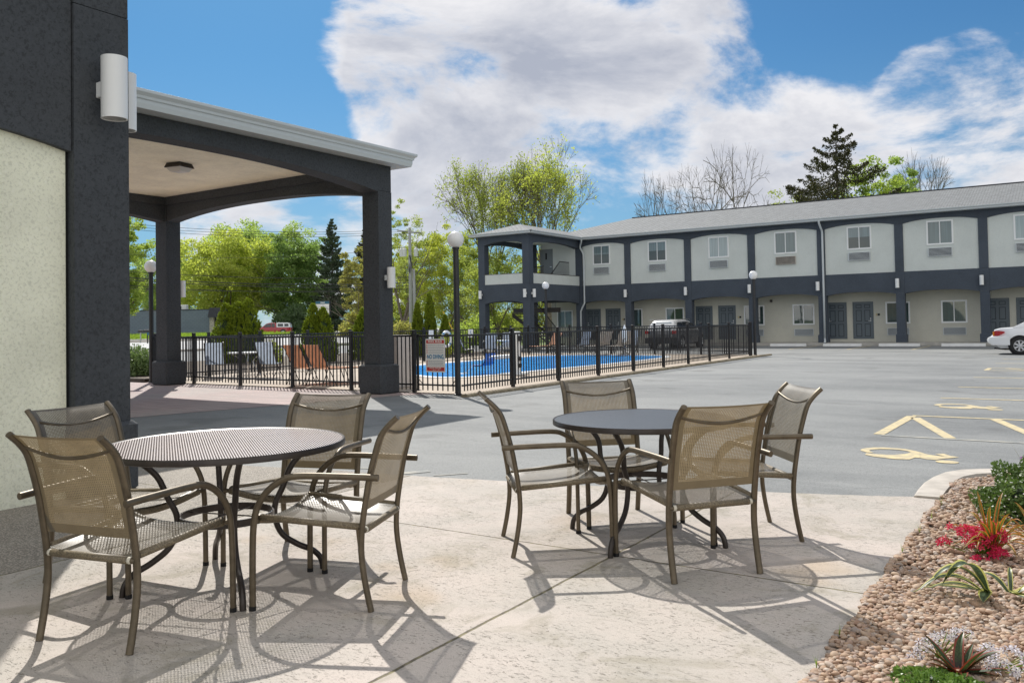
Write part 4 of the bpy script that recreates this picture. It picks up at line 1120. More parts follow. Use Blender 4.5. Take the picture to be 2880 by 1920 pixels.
# ------------------------------------------------------------------ pool fence
def fence_run(label, pts, name='pool_fence', skip_first=False, h=1.26):
    """posts at pts, picket panels between them"""
    t = thing(name, label, 'fence', (pts[0][0], pts[0][1], 0), 0, 'black picket fence round the pool')
    o0 = np.array([pts[0][0], pts[0][1], 0])
    for i, p in enumerate(pts):
        if i == 0 and skip_first: continue
        mb = MB(); mb.bevbox(p[0] - .037, p[0] + .037, p[1] - .037, p[1] + .037, 0, 1.30, .004); po = P(mb.build('post', 'fence_metal'), t)
        mb = MB(); mb.bevbox(p[0] - .044, p[0] + .044, p[1] - .044, p[1] + .044, 1.30, 1.345, .012); q = mb.build('cap', 'fence_metal'); q.parent = po
    for a, b in zip(pts[:-1], pts[1:]):
        panel(t, a, b, 'panel')
    return t
def panel(t, a, b, name, pitch=.112, z0=.06, zt=1.235):
    mb = MB(); dx, dy = b[0] - a[0], b[1] - a[1]; L = math.hypot(dx, dy); ux, uy = dx / L, dy / L; nx, ny = -uy, ux
    def bx(s0, s1, w, za, zb):
        q = []
        for z in (za, zb):
            for (s_, w_) in ((s0, -w), (s1, -w), (s1, w), (s0, w)): q.append((a[0] + ux * s_ + nx * w_, a[1] + uy * s_ + ny * w_, z))
        mb.add(q, [(0, 3, 2, 1), (4, 5, 6, 7), (0, 1, 5, 4), (1, 2, 6, 5), (2, 3, 7, 6), (3, 0, 4, 7)])
    bx(.03, L - .03, .019, zt - .04, zt); bx(.03, L - .03, .0185, .16, .196)
    k = int(L / pitch)
    for i in range(1, k):
        s_ = L * i / k; bx(s_ - .010, s_ + .010, .010, z0, zt - .041)
    o = mb.build(name, 'fence_metal'); return P(o, t)
fx = -10.66
fence_run('black picket pool fence running from the gate corner towards the motel', [(-10.60, 14.0)] + [(fx - .03 * math.sin(i), y) for i, y in enumerate((16.02, 18.1, 20.2, 22.32, 24.4, 26.4, 28.4, 30.5, 32.9))], skip_first=True)
fence_run('black picket pool fence running below the canopy columns', [(-11.86, 14.0), (-13.75, 14.03), (-15.7, 14.04), (-17.63, 14.05), (-19.52, 14.06), (-21.3, 14.06)])
fence_run('black picket pool fence along the street side behind the loungers', [(-21.4, 14.2)] + [(-21.5, y) for y in (16.0, 17.9, 19.9, 21.9, 23.95, 26.0, 28.05, 30.15, 32.2, 33.7)])
fence_run('black picket pool fence along the far end facing the motel', [(-21.4, 33.75), (-19.3, 33.75), (-17.2, 33.75), (-15.1, 33.75), (-13.0, 33.72), (-10.7, 33.1)], skip_first=True)
gt = thing('pool_gate', 'black picket gate with diagonal corner braces beside the corner lamp', 'gate', (-11.82, 14.0, 0))
panel(gt, (-11.76, 14.0), (-10.68, 14.0), 'picket_panel', .125)
mb = MB(); mb.box(-11.775, -11.735, 13.98, 14.02, .05, 1.25); mb.box(-10.70, -10.665, 13.98, 14.02, .05, 1.25); P(mb.build('frame', 'fence_metal'), gt)
mb = MB(); mb.tube([(-11.74, 13.98, .32), (-11.6, 13.98, .18)], .01, 4); mb.tube([(-10.7, 13.98, .32), (-10.84, 13.98, .18)], .01, 4); P(mb.build('brace', 'fence_metal'), gt)
mb = MB(); mb.box(-11.84, -11.74, 13.93, 13.97, 1.14, 1.26); mb.cyl(-11.80, 13.93, 1.14, 1.30, .02, 8); lt = P(mb.build('latch', 'black_metal'), gt)

# pool rules sign
sg = thing('pool_rules_sign', 'red and white pool rules sign on the gate', 'sign', (-11.245, 13.965, 0.80))
W_, H_ = .52, .70
mb = MB(); mb.box(-W_ / 2, W_ / 2, -.004, .004, -H_ / 2, H_ / 2); mb.build('board', 'sign_white', sg)
mb = MB(); mb.box(-W_ / 2 + .02, W_ / 2 - .02, -.0065, -.0045, .255, .325); mb.build('header', 'sign_red', sg)
mb = MB(); mb.box(-W_ / 2 + .03, W_ / 2 - .02, -.0065, -.0045, -.325, -.245); mb.build('footer', 'sign_red', sg)
rt = (R(90), 0, 0)
text_obj('lettering', 'POOL RULES', .066, 'sign_white', sg, (0, -.0085, .29), rt, .001, bold=.0015)
text_obj('lettering', 'NO DIVING.', .125, 'sign_blue', sg, (.01, -.0065, -.03), rt, .001, bold=.003, sx=.68)
text_obj('lettering', 'POOL HOURS', .05, 'sign_white', sg, (0, -.0085, -.268), rt, .001)
text_obj('lettering', '___AM TO ___PM', .028, 'sign_white', sg, (0, -.0085, -.304), rt, .001)
mb = MB(); rnd = random.Random(3)
for z in (.222, .188, .154, .12, .086, .052, -.115, -.148, -.178, -.21):
    x = -W_ / 2 + .075
    while x < W_ / 2 - .05:
        w = rnd.uniform(.015, .05); mb.box(x, min(x + w, W_ / 2 - .03), -.006, -.0045, z - .007, z + .007); x += w + .009
mb.build('rule_lines', 'sign_grey', sg)
mb = MB()
for z in (.222, .188, .154, .12, .086, .052, -.03, -.115, -.148, -.178, -.21): mb.box(-W_ / 2 + .028, -W_ / 2 + .05, -.006, -.0045, z - .01, z + .01)
mb.build('rule_numbers', 'sign_red', sg)
# ------------------------------------------------------------------ patio furniture
def sling_grid(curve_l, curve_r, nu, sag, bow, uw):
    """surface between two side curves; sag lowers the middle, bow pushes it back (local -y)"""
    rows = []; uvs = []; s = 0.0
    for i, (a, b) in enumerate(zip(curve_l, curve_r)):
        if i: s += np.linalg.norm(np.array(a) - np.array(curve_l[i - 1]))
        t = i / (len(curve_l) - 1); r_ = []; u_ = []
        for j in range(nu + 1):
            u = j / nu; k = 4 * u * (1 - u)
            p = np.array(a) * (1 - u) + np.array(b) * u
            e = math.sin(math.pi * min(1, max(0, t)))
            p[2] -= k * sag(t); p[1] -= k * bow(t); r_.append(tuple(p)); u_.append((u * uw, s))
        rows.append(r_); uvs.append(u_)
    return rows, uvs

def hem_attr(o, nu, rows, hem=1):
    at = o.data.attributes.new('hem', 'FLOAT', 'FACE'); n = len(o.data.polygons)
    val = np.zeros(n)
    for k in range(n):
        j = k % nu; i = k // nu
        if j < hem or j >= nu - hem or i == 0 or i >= rows - 2: val[k] = 1
    at.data.foreach_set('value', val)

UP = [(0, 0), (.027, .125), (.045, .245), (.049, .33), (.042, .43), (.024, .55), (.0, .68), (-.032, .80), (-.062, .885), (-.105, .94), (-.155, .985)]
ARM = [(-.065, .684), (.12, .689), (.36, .690), (.45, .666), (.53, .607), (.582, .53), (.604, .44), (.612, .30), (.615, 0)]
def make_chair():
    t = thing('patio_chair', '', 'chair', (0, 0, 0), 0, 'mesh armchairs round the patio tables')
    for s, nm in ((-1, 'l'), (1, 'r')):
        xr, xf = .272 * s, .345 * s
        mb = MB(); mb.tube(bez([(xr, y, z) for y, z in UP], 4), .0155, 10, squash=1.25)
        mb.build('back_upright', 'bronze_frame', t, True, angle=50)
        mb = MB(); n = len(ARM)
        pts = [((.318 + (.345 - .318) * min(1, (y + .065) / .5)) * s, y, z) for y, z in ARM]
        mb.tube(bez(pts, 4), .0145, 10, squash=1.2)
        a = mb.build('armrest', 'bronze_frame', t, True, angle=50)
        mb = MB(); mb.cyl(.345 * s, .615, 0, .022, .018, 10); mb.build('foot_cap', 'dark_gap', a)
        mb = MB(); mb.tube([(xr, .04, .425), (.30 * s, .60, .468)], .013, 8); mb.build('seat_rail', 'bronze_frame', t, True, angle=50)
    mb = MB(); mb.tube([(-.272, .038, .405), (.272, .038, .405)], .013, 8); mb.build('rear_crossbar', 'bronze_frame', t, True)
    mb = MB(); mb.tube(bez([(-.345, .608, .452), (-.30, .60, .455), (-.15, .585, .425), (0, .58, .412), (.15, .585, .425), (.30, .60, .455), (.345, .608, .452)], 4), .013, 8); mb.build('front_crossbar', 'bronze_frame', t, True)
    mb = MB(); mb.tube(bez([(-.268, -.085, .925), (-.2, -.085, .905), (-.1, -.088, .885), (0, -.09, .878), (.1, -.088, .885), (.2, -.085, .905), (.268, -.085, .925)], 4), .009, 8); mb.build('back_crossbar', 'bronze_frame', t, True)
    # seat sling
    S = [(.035, .420), (.05, .432), (.16, .440), (.30, .449), (.44, .459), (.56, .469), (.602, .465), (.600, .445)]
    wl = lambda y: .268 + .032 * max(0, min(1, (y - .05) / .55))
    L = [(-wl(y), y, z) for y, z in S]; Rr = [(wl(y), y, z) for y, z in S]
    rows, uv = sling_grid(L, Rr, 14, lambda q: .042 * (0.25 + .75 * math.sin(math.pi * min(1, q * .95))) , lambda q: 0.018 * (q > .9), .56)
    mb = MB(); mb.grid(rows, uv); o = mb.build('seat_sling', 'sling_fabric', t, True); hem_attr(o, 14, len(rows))
    # back sling
    bp = [p for p in bez([(0, y, z) for y, z in UP[4:]], 3) if p[2] > .495]
    S = [(p[1] - .0, p[2]) for p in bp]
    L = [(-.262, y, z) for y, z in S]; Rr = [(.262, y, z) for y, z in S]
    rows, uv = sling_grid(L, Rr, 14, lambda q: 0.006 * (q > .93), lambda q: .026 * math.sin(math.pi * min(1, q * .9) + .12) ** 1.0, .524)
    mb = MB(); mb.grid(rows, uv); o = mb.build('back_sling', 'sling_fabric', t, True); hem_attr(o, 14, len(rows), 1)
    # the sling wraps round its rails: a thick rolled edge on the front bar and both sides
    mb = MB(); mb.tube(bez([(-.30, .602, .456), (-.15, .587, .424), (0, .582, .411), (.15, .587, .424), (.30, .602, .456)], 4), .021, 8)
    mb.tube([(-.232, .038, .405), (.232, .038, .405)], .019, 8)
    for s in (-1, 1): mb.tube([(.270 * s, .06, .426), (.299 * s, .585, .467)], .0185, 8)
    mb.build('sling_hem', 'sling_hem', t, True)
    mb = MB()
    for s in (-1, 1): mb.tube([(.232 * s, .038, .405), (.250 * s, .038, .405)], .0165, 10)
    mb.build('rail_clip', 'clip_plastic', t, True)
    return t
chair0 = make_chair(); used = [0]
def place(mx, my, dx, dy, label):
    rz = math.atan2(dy, dx) - math.pi / 2
    if not used[0]:
        used[0] = 1; o = chair0; o.location = (mx, my, 0); o.rotation_euler = (0, 0, rz)
    else: o = dup(chair0, (mx, my, 0), rz)
    o['label'] = label; return o
place(-3.832, 2.162, -.227, .974, 'bronze mesh armchair nearest the camera at lower left with its back to us')
place(-5.045, 2.873, .989, .148, 'bronze mesh armchair between the left table and the cream wall')
place(-3.125, 3.455, -.924, -.381, 'bronze mesh armchair on the right side of the left table')
place(-4.235, 4.04, .30, -.953, 'bronze mesh armchair behind the left table facing us')
place(-3.12, 4.595, .757, .653, 'bronze mesh armchair on the left side of the right table, seen side on')
place(-3.05, 5.80, .68, -.733, 'bronze mesh armchair behind the right table with its back to the pool')
place(-1.71, 4.61, -.775, .632, 'bronze mesh armchair in front of the right table hiding its right half')
place(-1.69, 5.86, -.784, -.62, 'bronze mesh armchair right of the right table, lit from behind')

def make_table(r, wire_mat, name_lbl, ang):
    t = thing('patio_table', name_lbl, 'table', (0, 0, 0), 0)
    H_ = .80
    mb = MB(); mb.lathe([(r - .012, H_ - .004), (r, H_), (r + .004, H_ - .006), (r + .004, H_ - .032), (r - .004, H_ - .036), (r - .012, H_ - .028)], (0, 0, 0), 72)
    mb.build('rim', 'table_metal', t, True, angle=50)
    # expanded-metal top: two crossing sets of thin upright strips inside the rim
    V = []; F = []; b = 0
    for a0, pitch, wd in ((ang, .0135, .0028), (ang + 78, .024, .0008)):
        ca, sa = math.cos(R(a0)), math.sin(R(a0)); n = int(r / pitch)
        for k in range(-n, n + 1):
            o_ = k * pitch; L = math.sqrt(max(0, (r - .01) ** 2 - o_ ** 2))
            if L < .01: continue
            w, z0, z1 = wd, H_ - .0064 - (.0003 if a0 != ang else 0), H_ - .0035 - (.0003 if a0 != ang else 0)
            q = [(-L, o_ - w), (L, o_ - w), (L, o_ + w), (-L, o_ + w)]
            for z in (z0, z1):
                for x, y in q: V.append((x * ca - y * sa, x * sa + y * ca, z))
            F += [[b + i for i in f] for f in ((0, 3, 2, 1), (4, 5, 6, 7), (0, 1, 5, 4), (2, 3, 7, 6))]; b += 8
    me = bpy.data.meshes.new('mesh_top'); raw_mesh(me, np.array(V), np.array(F)); me.materials.append(MATS[wire_mat])
    o = bpy.data.objects.new('mesh_top', me); COL.objects.link(o); o.parent = t
    mb = MB()
    for a0 in (0, 60, 120):
        a0 = R(a0 + 20); mb.tube([(math.cos(a0) * (r - .01), math.sin(a0) * (r - .01), H_ - .02), (-math.cos(a0) * (r - .01), -math.sin(a0) * (r - .01), H_ - .02)], .006, 4)
    mb.build('support_bar', 'table_metal', t)
    for k in range(4):
        a = R(90 * k); c, s = math.cos(a), math.sin(a)
        prof = [(r * .80, H_ - .034), (r * .73, H_ - .055), (r * .56, H_ - .16), (.315, H_ - .29), (.272, .42), (.27, .33), (.31, .235), (.40, .165), (.485, .12), (.535, .065), (.548, 0)]
        mb = MB(); mb.tube(bez([(q * c, q * s, z) for q, z in prof], 4), .0175, 10); mb.build('leg', 'table_metal', t, True, angle=60)
    mb = MB(); mb.lathe([(.262, .36), (.262, .40), (.250, .40), (.250, .36), (.262, .36)], (0, 0, 0), 40); mb.build('brace_ring', 'table_metal', t, True, angle=40)
    mb = MB()
    for k in range(2):
        a = R(45 + 90 * k); mb.tube([(.25 * math.cos(a), .25 * math.sin(a), .385), (-.25 * math.cos(a), -.25 * math.sin(a), .385)], .004, 4)
    mb.build('umbrella_holder', 'table_metal', t)
    return t
tl = make_table(.665, 'table_mesh', 'round bronze mesh table at left beside the corner column', 86)
tl.location = (-4.08, 3.15, 0); tl.rotation_euler = (0, 0, R(33.0 + 27))
tr_ = make_table(.60, 'table_mesh_dark', 'round dark mesh table at right between the four chairs', 20)
tr_.location = (-2.44, 5.23, 0); tr_.rotation_euler = (0, 0, R(2))

# ------------------------------------------------------------------ pool side
def bake(parts_mb, t):
    pass
def lounger(loc, rz, label, proto={}):
    """folding chaise: upright woven back, low seat, splayed thin legs; back faces local -y"""
    if 'p' in proto: return dup(proto['p'], loc, rz, label)
    t = thing('sun_lounger', label, 'sun lounger', loc, rz, 'orange sun loungers inside the pool fence'); proto['p'] = t
    w = .33
    for s in (-1, 1):
        mb = MB(); mb.tube([(s * w, -.42, 1.02), (s * w, -.12, .42), (s * w, 1.05, .40)], .013, 6); mb.build('side_rail', 'brown_metal', t)
        mb = MB(); mb.tube([(s * w, -.14, .42), (s * w, -.32, 0)], .012, 6); mb.tube([(s * w, .85, .40), (s * w, 1.0, 0)], .012, 6); mb.tube([(s * w, -.30, .80), (s * w, .10, .0)], .010, 6); mb.build('leg', 'brown_metal', t)
    mb = MB(); mb.add([(-w, -.42, 1.01), (w, -.42, 1.01), (w, -.13, .44), (-w, -.13, .44)], [(0, 1, 2, 3)]); mb.add([(-w, -.425, 1.01), (w, -.425, 1.01), (w, -.135, .44), (-w, -.135, .44)], [(3, 2, 1, 0)]); mb.build('back_panel', 'orange_sling', t)
    mb = MB(); mb.box(-w, w, -.1, 1.04, .40, .412); mb.build('seat_panel', 'orange_sling', t)
    return t
lounger((-16.15, 14.85, 0), R(-6), 'orange woven sun lounger, left one of the pair by the fence')
lounger((-15.45, 14.85, 0), R(-8), 'orange woven sun lounger, right one of the pair by the fence')
def beige_lounger():
    t = dup(bpy.data.objects['sun_lounger'], (-17.2, 31.9 + 1.0, .012), R(175), 'beige sun lounger at the far pool end left of the parked grey car'); t['group'] = 'beige loungers at the far pool end'
    for c in t.children:
        if c.name.startswith(('back_panel', 'seat_panel')): c.data = c.data.copy(); c.data.materials[0] = MATS['beige_sling']
    u = dup(t, (-16.2, 32.85, .012), R(182), 'beige sun lounger at the far pool end just before the parked grey car')
beige_lounger()
def pool_chair(loc, rz, label, proto={}):
    if 'p' in proto: return dup(proto['p'], loc, rz, label)
    t = thing('pool_chair', label, 'chair', loc, rz, 'grey folding chairs on the pool deck'); proto['p'] = t
    w = .26
    for s in (-1, 1):
        mb = MB(); mb.tube([(s * w, -.30, 1.05), (s * w, .0, .40), (s * w, .45, .43)], .013, 6); mb.tube([(s * w, -.06, .5), (s * w, .42, 0)], .012, 6); mb.tube([(s * w, .35, .43), (s * w, -.28, 0)], .012, 6); mb.tube([(s * w, -.18, .72), (s * w, .35, .66), (s * w, .38, .43)], .012, 6)
        mb.build('side_frame', 'brown_metal', t)
    mb = MB(); mb.add([(-w, -.30, 1.04), (w, -.30, 1.04), (w, -.0, .42), (-w, .0, .42)], [(0, 1, 2, 3)]); mb.build('back_panel', 'grey_sling', t)
    mb = MB(); mb.add([(-w, .0, .405), (w, .0, .405), (w, .44, .43), (-w, .44, .43)], [(0, 1, 2, 3)]); mb.build('seat_panel', 'grey_sling', t)
    return t
pool_chair((-20.9, 15.75, 0), R(48), 'blue grey sling chair left of the white pool table')
pool_chair((-19.3, 16.35, 0), R(25), 'blue grey sling chair right of the white pool table')
def pool_table(loc, r, label, proto={}):
    t = thing('pool_table', label, 'table', loc, 0, 'tables on the pool deck')
    mb = MB(); mb.lathe([(.001, .735), (r, .735), (r, .70), (.001, .70)], (0, 0, 0), 32); mb.build('table_top', 'white_plastic', t)
    for k in range(4):
        a = R(45 + 90 * k); mb = MB(); mb.tube(bez([(r * .8 * math.cos(a), r * .8 * math.sin(a), .70), (r * .3 * math.cos(a), r * .3 * math.sin(a), .45), (r * .75 * math.cos(a), r * .75 * math.sin(a), 0)], 4), .014, 6); mb.build('leg', 'steel', t)
    return t
pool_table((-20.15, 16.3, .012), .55, 'white round table between the blue grey sling chairs')
# furniture at the far side of the pool
pool_table((-20.3, 29.3, .012), .55, 'white round table among the chairs at the far side of the pool')
for i, (x, y, a, lb) in enumerate(((-20.7, 27.6, -60, 'grey sling chair at the far pool side, leftmost of the row'), (-20.5, 30.5, -150, 'grey sling chair right of the far white pool table'), (-20.0, 28.4, 200, 'grey sling chair in front of the far white pool table'), (-18.2, 33.1, 170, 'grey sling chair near the far end fence before the motel doors'), (-15.9, 33.1, 190, 'grey sling chair at the end of the pool near the parked black car'))):
    pool_chair((x, y, .012), R(a), lb)
ch = None
for i, (x, y, a) in enumerate(((-19.6, 32.6, 160),)):
    l_ = lounger((x, y, .012), R(a), ['orange sun lounger in the far left corner of the pool deck', 'orange sun lounger at the middle of the far pool end', 'orange sun lounger at the right of the far pool end'][i])
# pool lift
lf = thing('pool_lift', 'white pool lift mast with blue hanging seat', 'pool lift', (-13.05, 19.75, 0))
mb = MB(); mb.bevbox(-.12, .12, -.12, .12, .012, 1.22, .02); mb.build('mast', 'white_plastic', lf)
mb = MB(); mb.bevbox(-.30, .30, -.34, .26, .01, .07, .02); mb.build('base', 'white_plastic', lf)
mb = MB(); mb.bevbox(.12, .2, -.06, .06, .95, 1.1, .01); mb.bevbox(.125, .19, -.05, .05, .4, .52, .01); mb.bevbox(.125, .19, -.04, .05, .22, .33, .01); mb.build('control_box', 'black_metal', lf)
mb = MB(); mb.tube([(-.1, 0, .55), (-.9, .05, .50), (-1.15, .1, .42)], .03, 8); mb.build('arm', 'white_plastic', lf)
mb = MB(); sp = [p * np.array([1, 1, .62]) - np.array([.0, 0, .02]) for p in bez([(-1.45, .1, .02), (-1.3, .1, .0), (-1.1, .1, .02), (-1.0, .1, .12), (-.94, .1, .38), (-.92, .1, .56)], 4)]
mb.grid([[(p[0], p[1] - .24, p[2] + .28), (p[0], p[1] + .24, p[2] + .28)] for p in sp]); mb.grid([[(p[0] + .015, p[1] - .24, p[2] + .255), (p[0] + .015, p[1] + .24, p[2] + .255)] for p in sp][::-1]); mb.build('seat', 'blue_plastic', lf, True)
mb = MB(); mb.tube([(-1.5, .1, .28), (-1.75, .1, .05), (-1.95, .1, .0)], .02, 6); mb.box(-2.1, -1.8, -.05, .25, -.02, .01); mb.build('footrest', 'white_plastic', lf)
# beige cabinet behind the gate
cb = thing('equipment_cabinet', 'tall beige equipment cabinet inside the fence behind the right canopy column', 'cabinet', (-13.35, 14.95, 0))
mb = MB(); mb.bevbox(-.42, .42, -.25, .25, .012, 1.22, .015); mb.build('body', 'beige_box', cb)
mb = MB(); mb.box(-.005, .005, -.256, -.25, .05, 1.18); mb.build('door_gap', 'dark_gap', cb)
# towel hoop and depth signs on the back fence
lr = thing('life_ring', 'white life ring hanging on the street side fence', 'life ring', (-21.42, 27.3, .85))
mb = MB()
pts = [(.03, .30 * math.cos(a), .30 * math.sin(a)) for a in [2 * math.pi * k / 24 for k in range(25)]]
mb.tube(pts, .055, 8, cap=False); mb.build('ring', 'white_plastic', lr, True)
mb = MB()
for k in range(4):
    a0 = math.pi / 4 + k * math.pi / 2; mb.tube([(.03, .30 * math.cos(a0 + d), .30 * math.sin(a0 + d)) for d in (-.12, 0, .12)], .058, 8)
mb.build('band', 'sign_blue', lr, True)
s5 = thing('depth_sign', 'small white depth sign with a blue 5 on the street side fence', 'sign', (-21.42, 29.0, 1.05))
mb = MB(); mb.box(0, .006, -.17, .17, -.17, .17); mb.build('board', 'sign_white', s5)
text_obj('lettering', '5', .26, 'sign_blue', s5, (.008, 0, 0), (R(90), 0, R(90)), .001, bold=.004)
s6 = thing('fence_notice', 'blank white notice on the street side fence left of the life ring', 'sign', (-21.42, 26.35, 1.05))
mb = MB(); mb.box(0, .006, -.15, .15, -.18, .18); mb.build('board', 'sign_white', s6)
# folded white umbrella near the far fence
um = thing('folded_umbrella', 'closed white umbrella standing at the far end of the pool', 'umbrella', (-16.2, 31.6 + 1.5, .012))
mb = MB(); mb.lathe([(.02, .25), (.09, .35), (.13, .7), (.10, 1.05), (.03, 1.25), (.005, 1.3)], (0, 0, 0), 10); mb.build('canopy', 'white_plastic', um, True)
mb = MB(); mb.cyl(0, 0, 0, 1.2, .02, 8); mb.lathe([(.001, 0), (.2, 0), (.2, .06), (.001, .06)], (0, 0, 0), 14); mb.build('pole', 'steel', um)

# ------------------------------------------------------------------ vehicles
def ycurve(pts, n=5): return [(p[0], p[1]) for p in bez([(x, z, 0) for x, z in pts], n)]
def wheel(parent, x, y, r, w, side, mat='alloy', spokes=7):
    """wheel with axis along y, outer face towards side*y"""
    mb = MB(); n = 28
    mb.lathe([(r * .64, -w / 2), (r * .9, -w / 2), (r, -w / 2 + .03), (r, w / 2 - .03), (r * .9, w / 2), (r * .64, w / 2)], (x, y, r), n, 'y'); ty = mb.build('tyre', 'rubber', parent, True, angle=40)
    mb = MB(); f = y + side * (w / 2 - .012)
    mb.lathe([(.001, f + side * .012), (r * .16, f + side * .012), (r * .2, f), (r * .3, f - side * .02)], (x, 0, r), n, 'y')
    mb.lathe([(r * .56, f - side * .01), (r * .60, f + side * .012), (r * .66, f + side * .008), (r * .66, f - side * .05)], (x, 0, r), n, 'y')
    for k in range(spokes):
        a = 2 * math.pi * k / spokes; ca, sa = math.cos(a), math.sin(a); w0, w1 = r * .075, r * .12
        q = []
        for rr, ww in ((r * .15, w0), (r * .60, w1)):
            q += [(x + ca * rr - sa * ww, f, r + sa * rr + ca * ww), (x + ca * rr + sa * ww, f, r + sa * rr - ca * ww)]
        q += [(p[0], p[1] - side * .03, p[2]) for p in q]
        mb.add(q, [(0, 1, 3, 2), (0, 2, 6, 4), (1, 5, 7, 3)])
    mb.build('rim', mat, ty, True, angle=30)
    mb = MB(); mb.lathe([(.001, f - side * .03), (r * .62, f - side * .03)], (x, 0, r), n, 'y'); mb.build('brake_disc', 'dark_gap', ty)
def loft_body(t, name, mat, stations, parent=None):
    """stations: (x, [(halfwidth, z), ...]) from rear to front; mirrored about y=0"""
    rows = []
    for x, prof in stations:
        r_ = [(x, -w, z) for w, z in prof] + [(x, w, z) for w, z in reversed(prof)]
        rows.append(r_)
    mb = MB(); mb.grid(rows)
    mb.add(rows[0], [tuple(range(len(rows[0])))]); mb.add(rows[-1], [tuple(range(len(rows[-1]) - 1, -1, -1))])
    return mb.build(name, mat, parent or t, True, angle=38)
def car(name, label, loc, rz, L, W, body, belt, roof, wheels, wr, col, glass='car_glass', cat='car', hub='alloy', arch_r=None, top=None):
    """belt/roof: side lines as (x,z) from the rear; body: lower body upper line"""
    t = thing(name, label, cat, loc, rz)
    hw = W / 2
    def interp(line, x):
        for (x0, z0), (x1, z1) in zip(line[:-1], line[1:]):
            if x0 <= x <= x1: return z0 + (z1 - z0) * (x - x0) / max(1e-6, x1 - x0)
        return line[0][1] if x < line[0][0] else line[-1][1]
    xs = sorted(set([round(p[0], 3) for p in body] + [L * i / 26 for i in range(27)]))
    st = []
    for x in xs:
        z1 = interp(body, x); e = min(x, L - x); tp = min(1, .72 + e / .55 * .28) if e < .55 else 1.0
        zb = .22 + (0.10 if e < .25 else 0)
        w = hw * tp
        st.append((x, [(w * .86, zb), (w * .97, zb + .10), (w, (zb + z1) * .52), (w * .985, z1 - .14), (w * .93, z1 - .03), (w * .80, z1)]))
    loft_body(t, 'body', col, st)
    # cabin
    xa, xb = roof[0][0], roof[-1][0]
    xs = sorted(set([round(p[0], 3) for p in roof] + [xa + (xb - xa) * i / 14 for i in range(15)])); st = []
    for x in xs:
        zr = interp(roof, x); zb = interp(body, x) - .02; k = (zr - zb)
        kk = max(0, min(1, k / .45)); wt = hw * (.90 - .20 * kk)
        st.append((x, [(hw * .92, zb), (hw * .915, zb + k * .08), (wt * 1.02, zb + k * .86), (wt * .90, zb + k * .97), (wt * .5, zb + k), (0.01, zb + k * 1.01)]))
    loft_body(t, 'cabin', top or col, st)
    for wx in wheels:
        for s in (-1, 1):
            ar_ = (arch_r or wr * 1.16)
            mb = MB(); mb.lathe([(.001, s * (hw + .004)), (ar_, s * (hw + .004)), (ar_, s * (hw - .2)), (.001, s * (hw - .2))], (wx, 0, wr + .01), 26, 'y'); mb.build('wheel_arch', 'dark_gap', t)
            wh = thing('wheel', None, None, (0, 0, 0)); wh.parent = t
            wheel(wh, wx, s * (hw - .09 + .012), wr, .20, s, hub)
    return t, interp
def side_glass(t, quads, y_of, mat='car_glass', name='side_window', th=.006):
    for q in quads:
        for s in (-1, 1):
            mb = MB(); v = [(x, s * (y_of(z) + th), z) for x, z in q]; mb.add(v, [tuple(range(len(v)))]); mb.build(name, mat, t)

# white saloon leaving the frame at right: rear towards -x
L = 4.45
body = [(0.0, .66), (.06, .74), (.12, .90), (.30, .955), (.75, .985), (1.05, 1.0), (2.0, .99), (3.2, .97), (3.5, .93), (4.1, .80), (4.35, .68), (4.45, .55)]
roof = [(.72, .99), (1.0, 1.14), (1.35, 1.31), (1.7, 1.38), (2.3, 1.395), (2.7, 1.33), (3.1, 1.12), (3.4, .97)]
wc, _ = car('white_saloon', 'white saloon car parked at the right edge, only its tail in view', (-2.62, 36.4, 0), 0, L, 1.72, body, None, roof, (.93, 3.5), .315, 'car_white', arch_r=.375)
yo = lambda z: .86 * (.985 - .24 * max(0, (z - .98)) / .40)
side_glass(wc, [[(1.12, 1.03), (1.22, 1.03), (1.36, 1.27), (1.30, 1.24)], [(1.32, 1.02), (2.1, 1.02), (2.1, 1.33), (1.55, 1.32)], [(2.16, 1.02), (2.95, 1.02), (2.62, 1.28), (2.16, 1.33)]], yo)
mb = MB(); mb.add([(.80, -.62, 1.045), (1.33, -.52, 1.325), (1.33, .52, 1.325), (.80, .62, 1.045)], [(0, 1, 2, 3)]); mb.build('rear_window', 'car_glass_pale', wc)
for s in (-1, 1):
    mb = MB(); pr = bez([(.085, .64, 0), (.07, .76, 0), (.12, .85, 0), (.28, .86, 0), (.44, .83, 0), (.46, .79, 0), (.34, .72, 0), (.20, .655, 0), (.085, .64, 0)], 4)[:-1]
    yy = .80; mb.add([(p[0], s * (.70 + .163 * min(1, (p[0] / .40) ** .5)) , p[1]) for p in pr] , [tuple(range(len(pr)))]); mb.build('tail_lamp', 'tail_red', wc)
    mb = MB(); mb.add([(.075, s * .775, .68), (.13, s * .806, .68), (.13, s * .806, .83), (.075, s * .775, .83)], [(0, 1, 2, 3)]); mb.build('indicator', 'tail_amber', wc)
rows = []
bp = [(.02, .34), (-.10, .42), (-.13, .52), (-.10, .60), (.0, .66), (.05, .665)]
mb = MB(); rows = []
for (px_, pz) in bp:
    rows.append([(.62, -.875, pz), (.25, -.870, pz), (px_ + .06, -.80, pz), (px_, -.62, pz), (px_ - .02, 0, pz), (px_, .62, pz), (px_ + .06, .80, pz), (.25, .870, pz), (.62, .875, pz)])
mb.grid(rows); mb.build('bumper', 'car_white', wc, True, angle=50)
mb = MB(); mb.tube([(.9, -.55, .16), (.35, -.55, .19), (.1, -.55, .22)], .03, 6); mb.build('exhaust', 'dark_gap', wc)
mb = MB()
for pts_ in ([(1.42, .40), (1.42, .72), (1.36, .97)], [(2.45, .30), (2.45, .98)]):
    for s in (-1, 1): mb.tube([(x_, s * .866, z_) for x_, z_ in pts_], .004, 4)
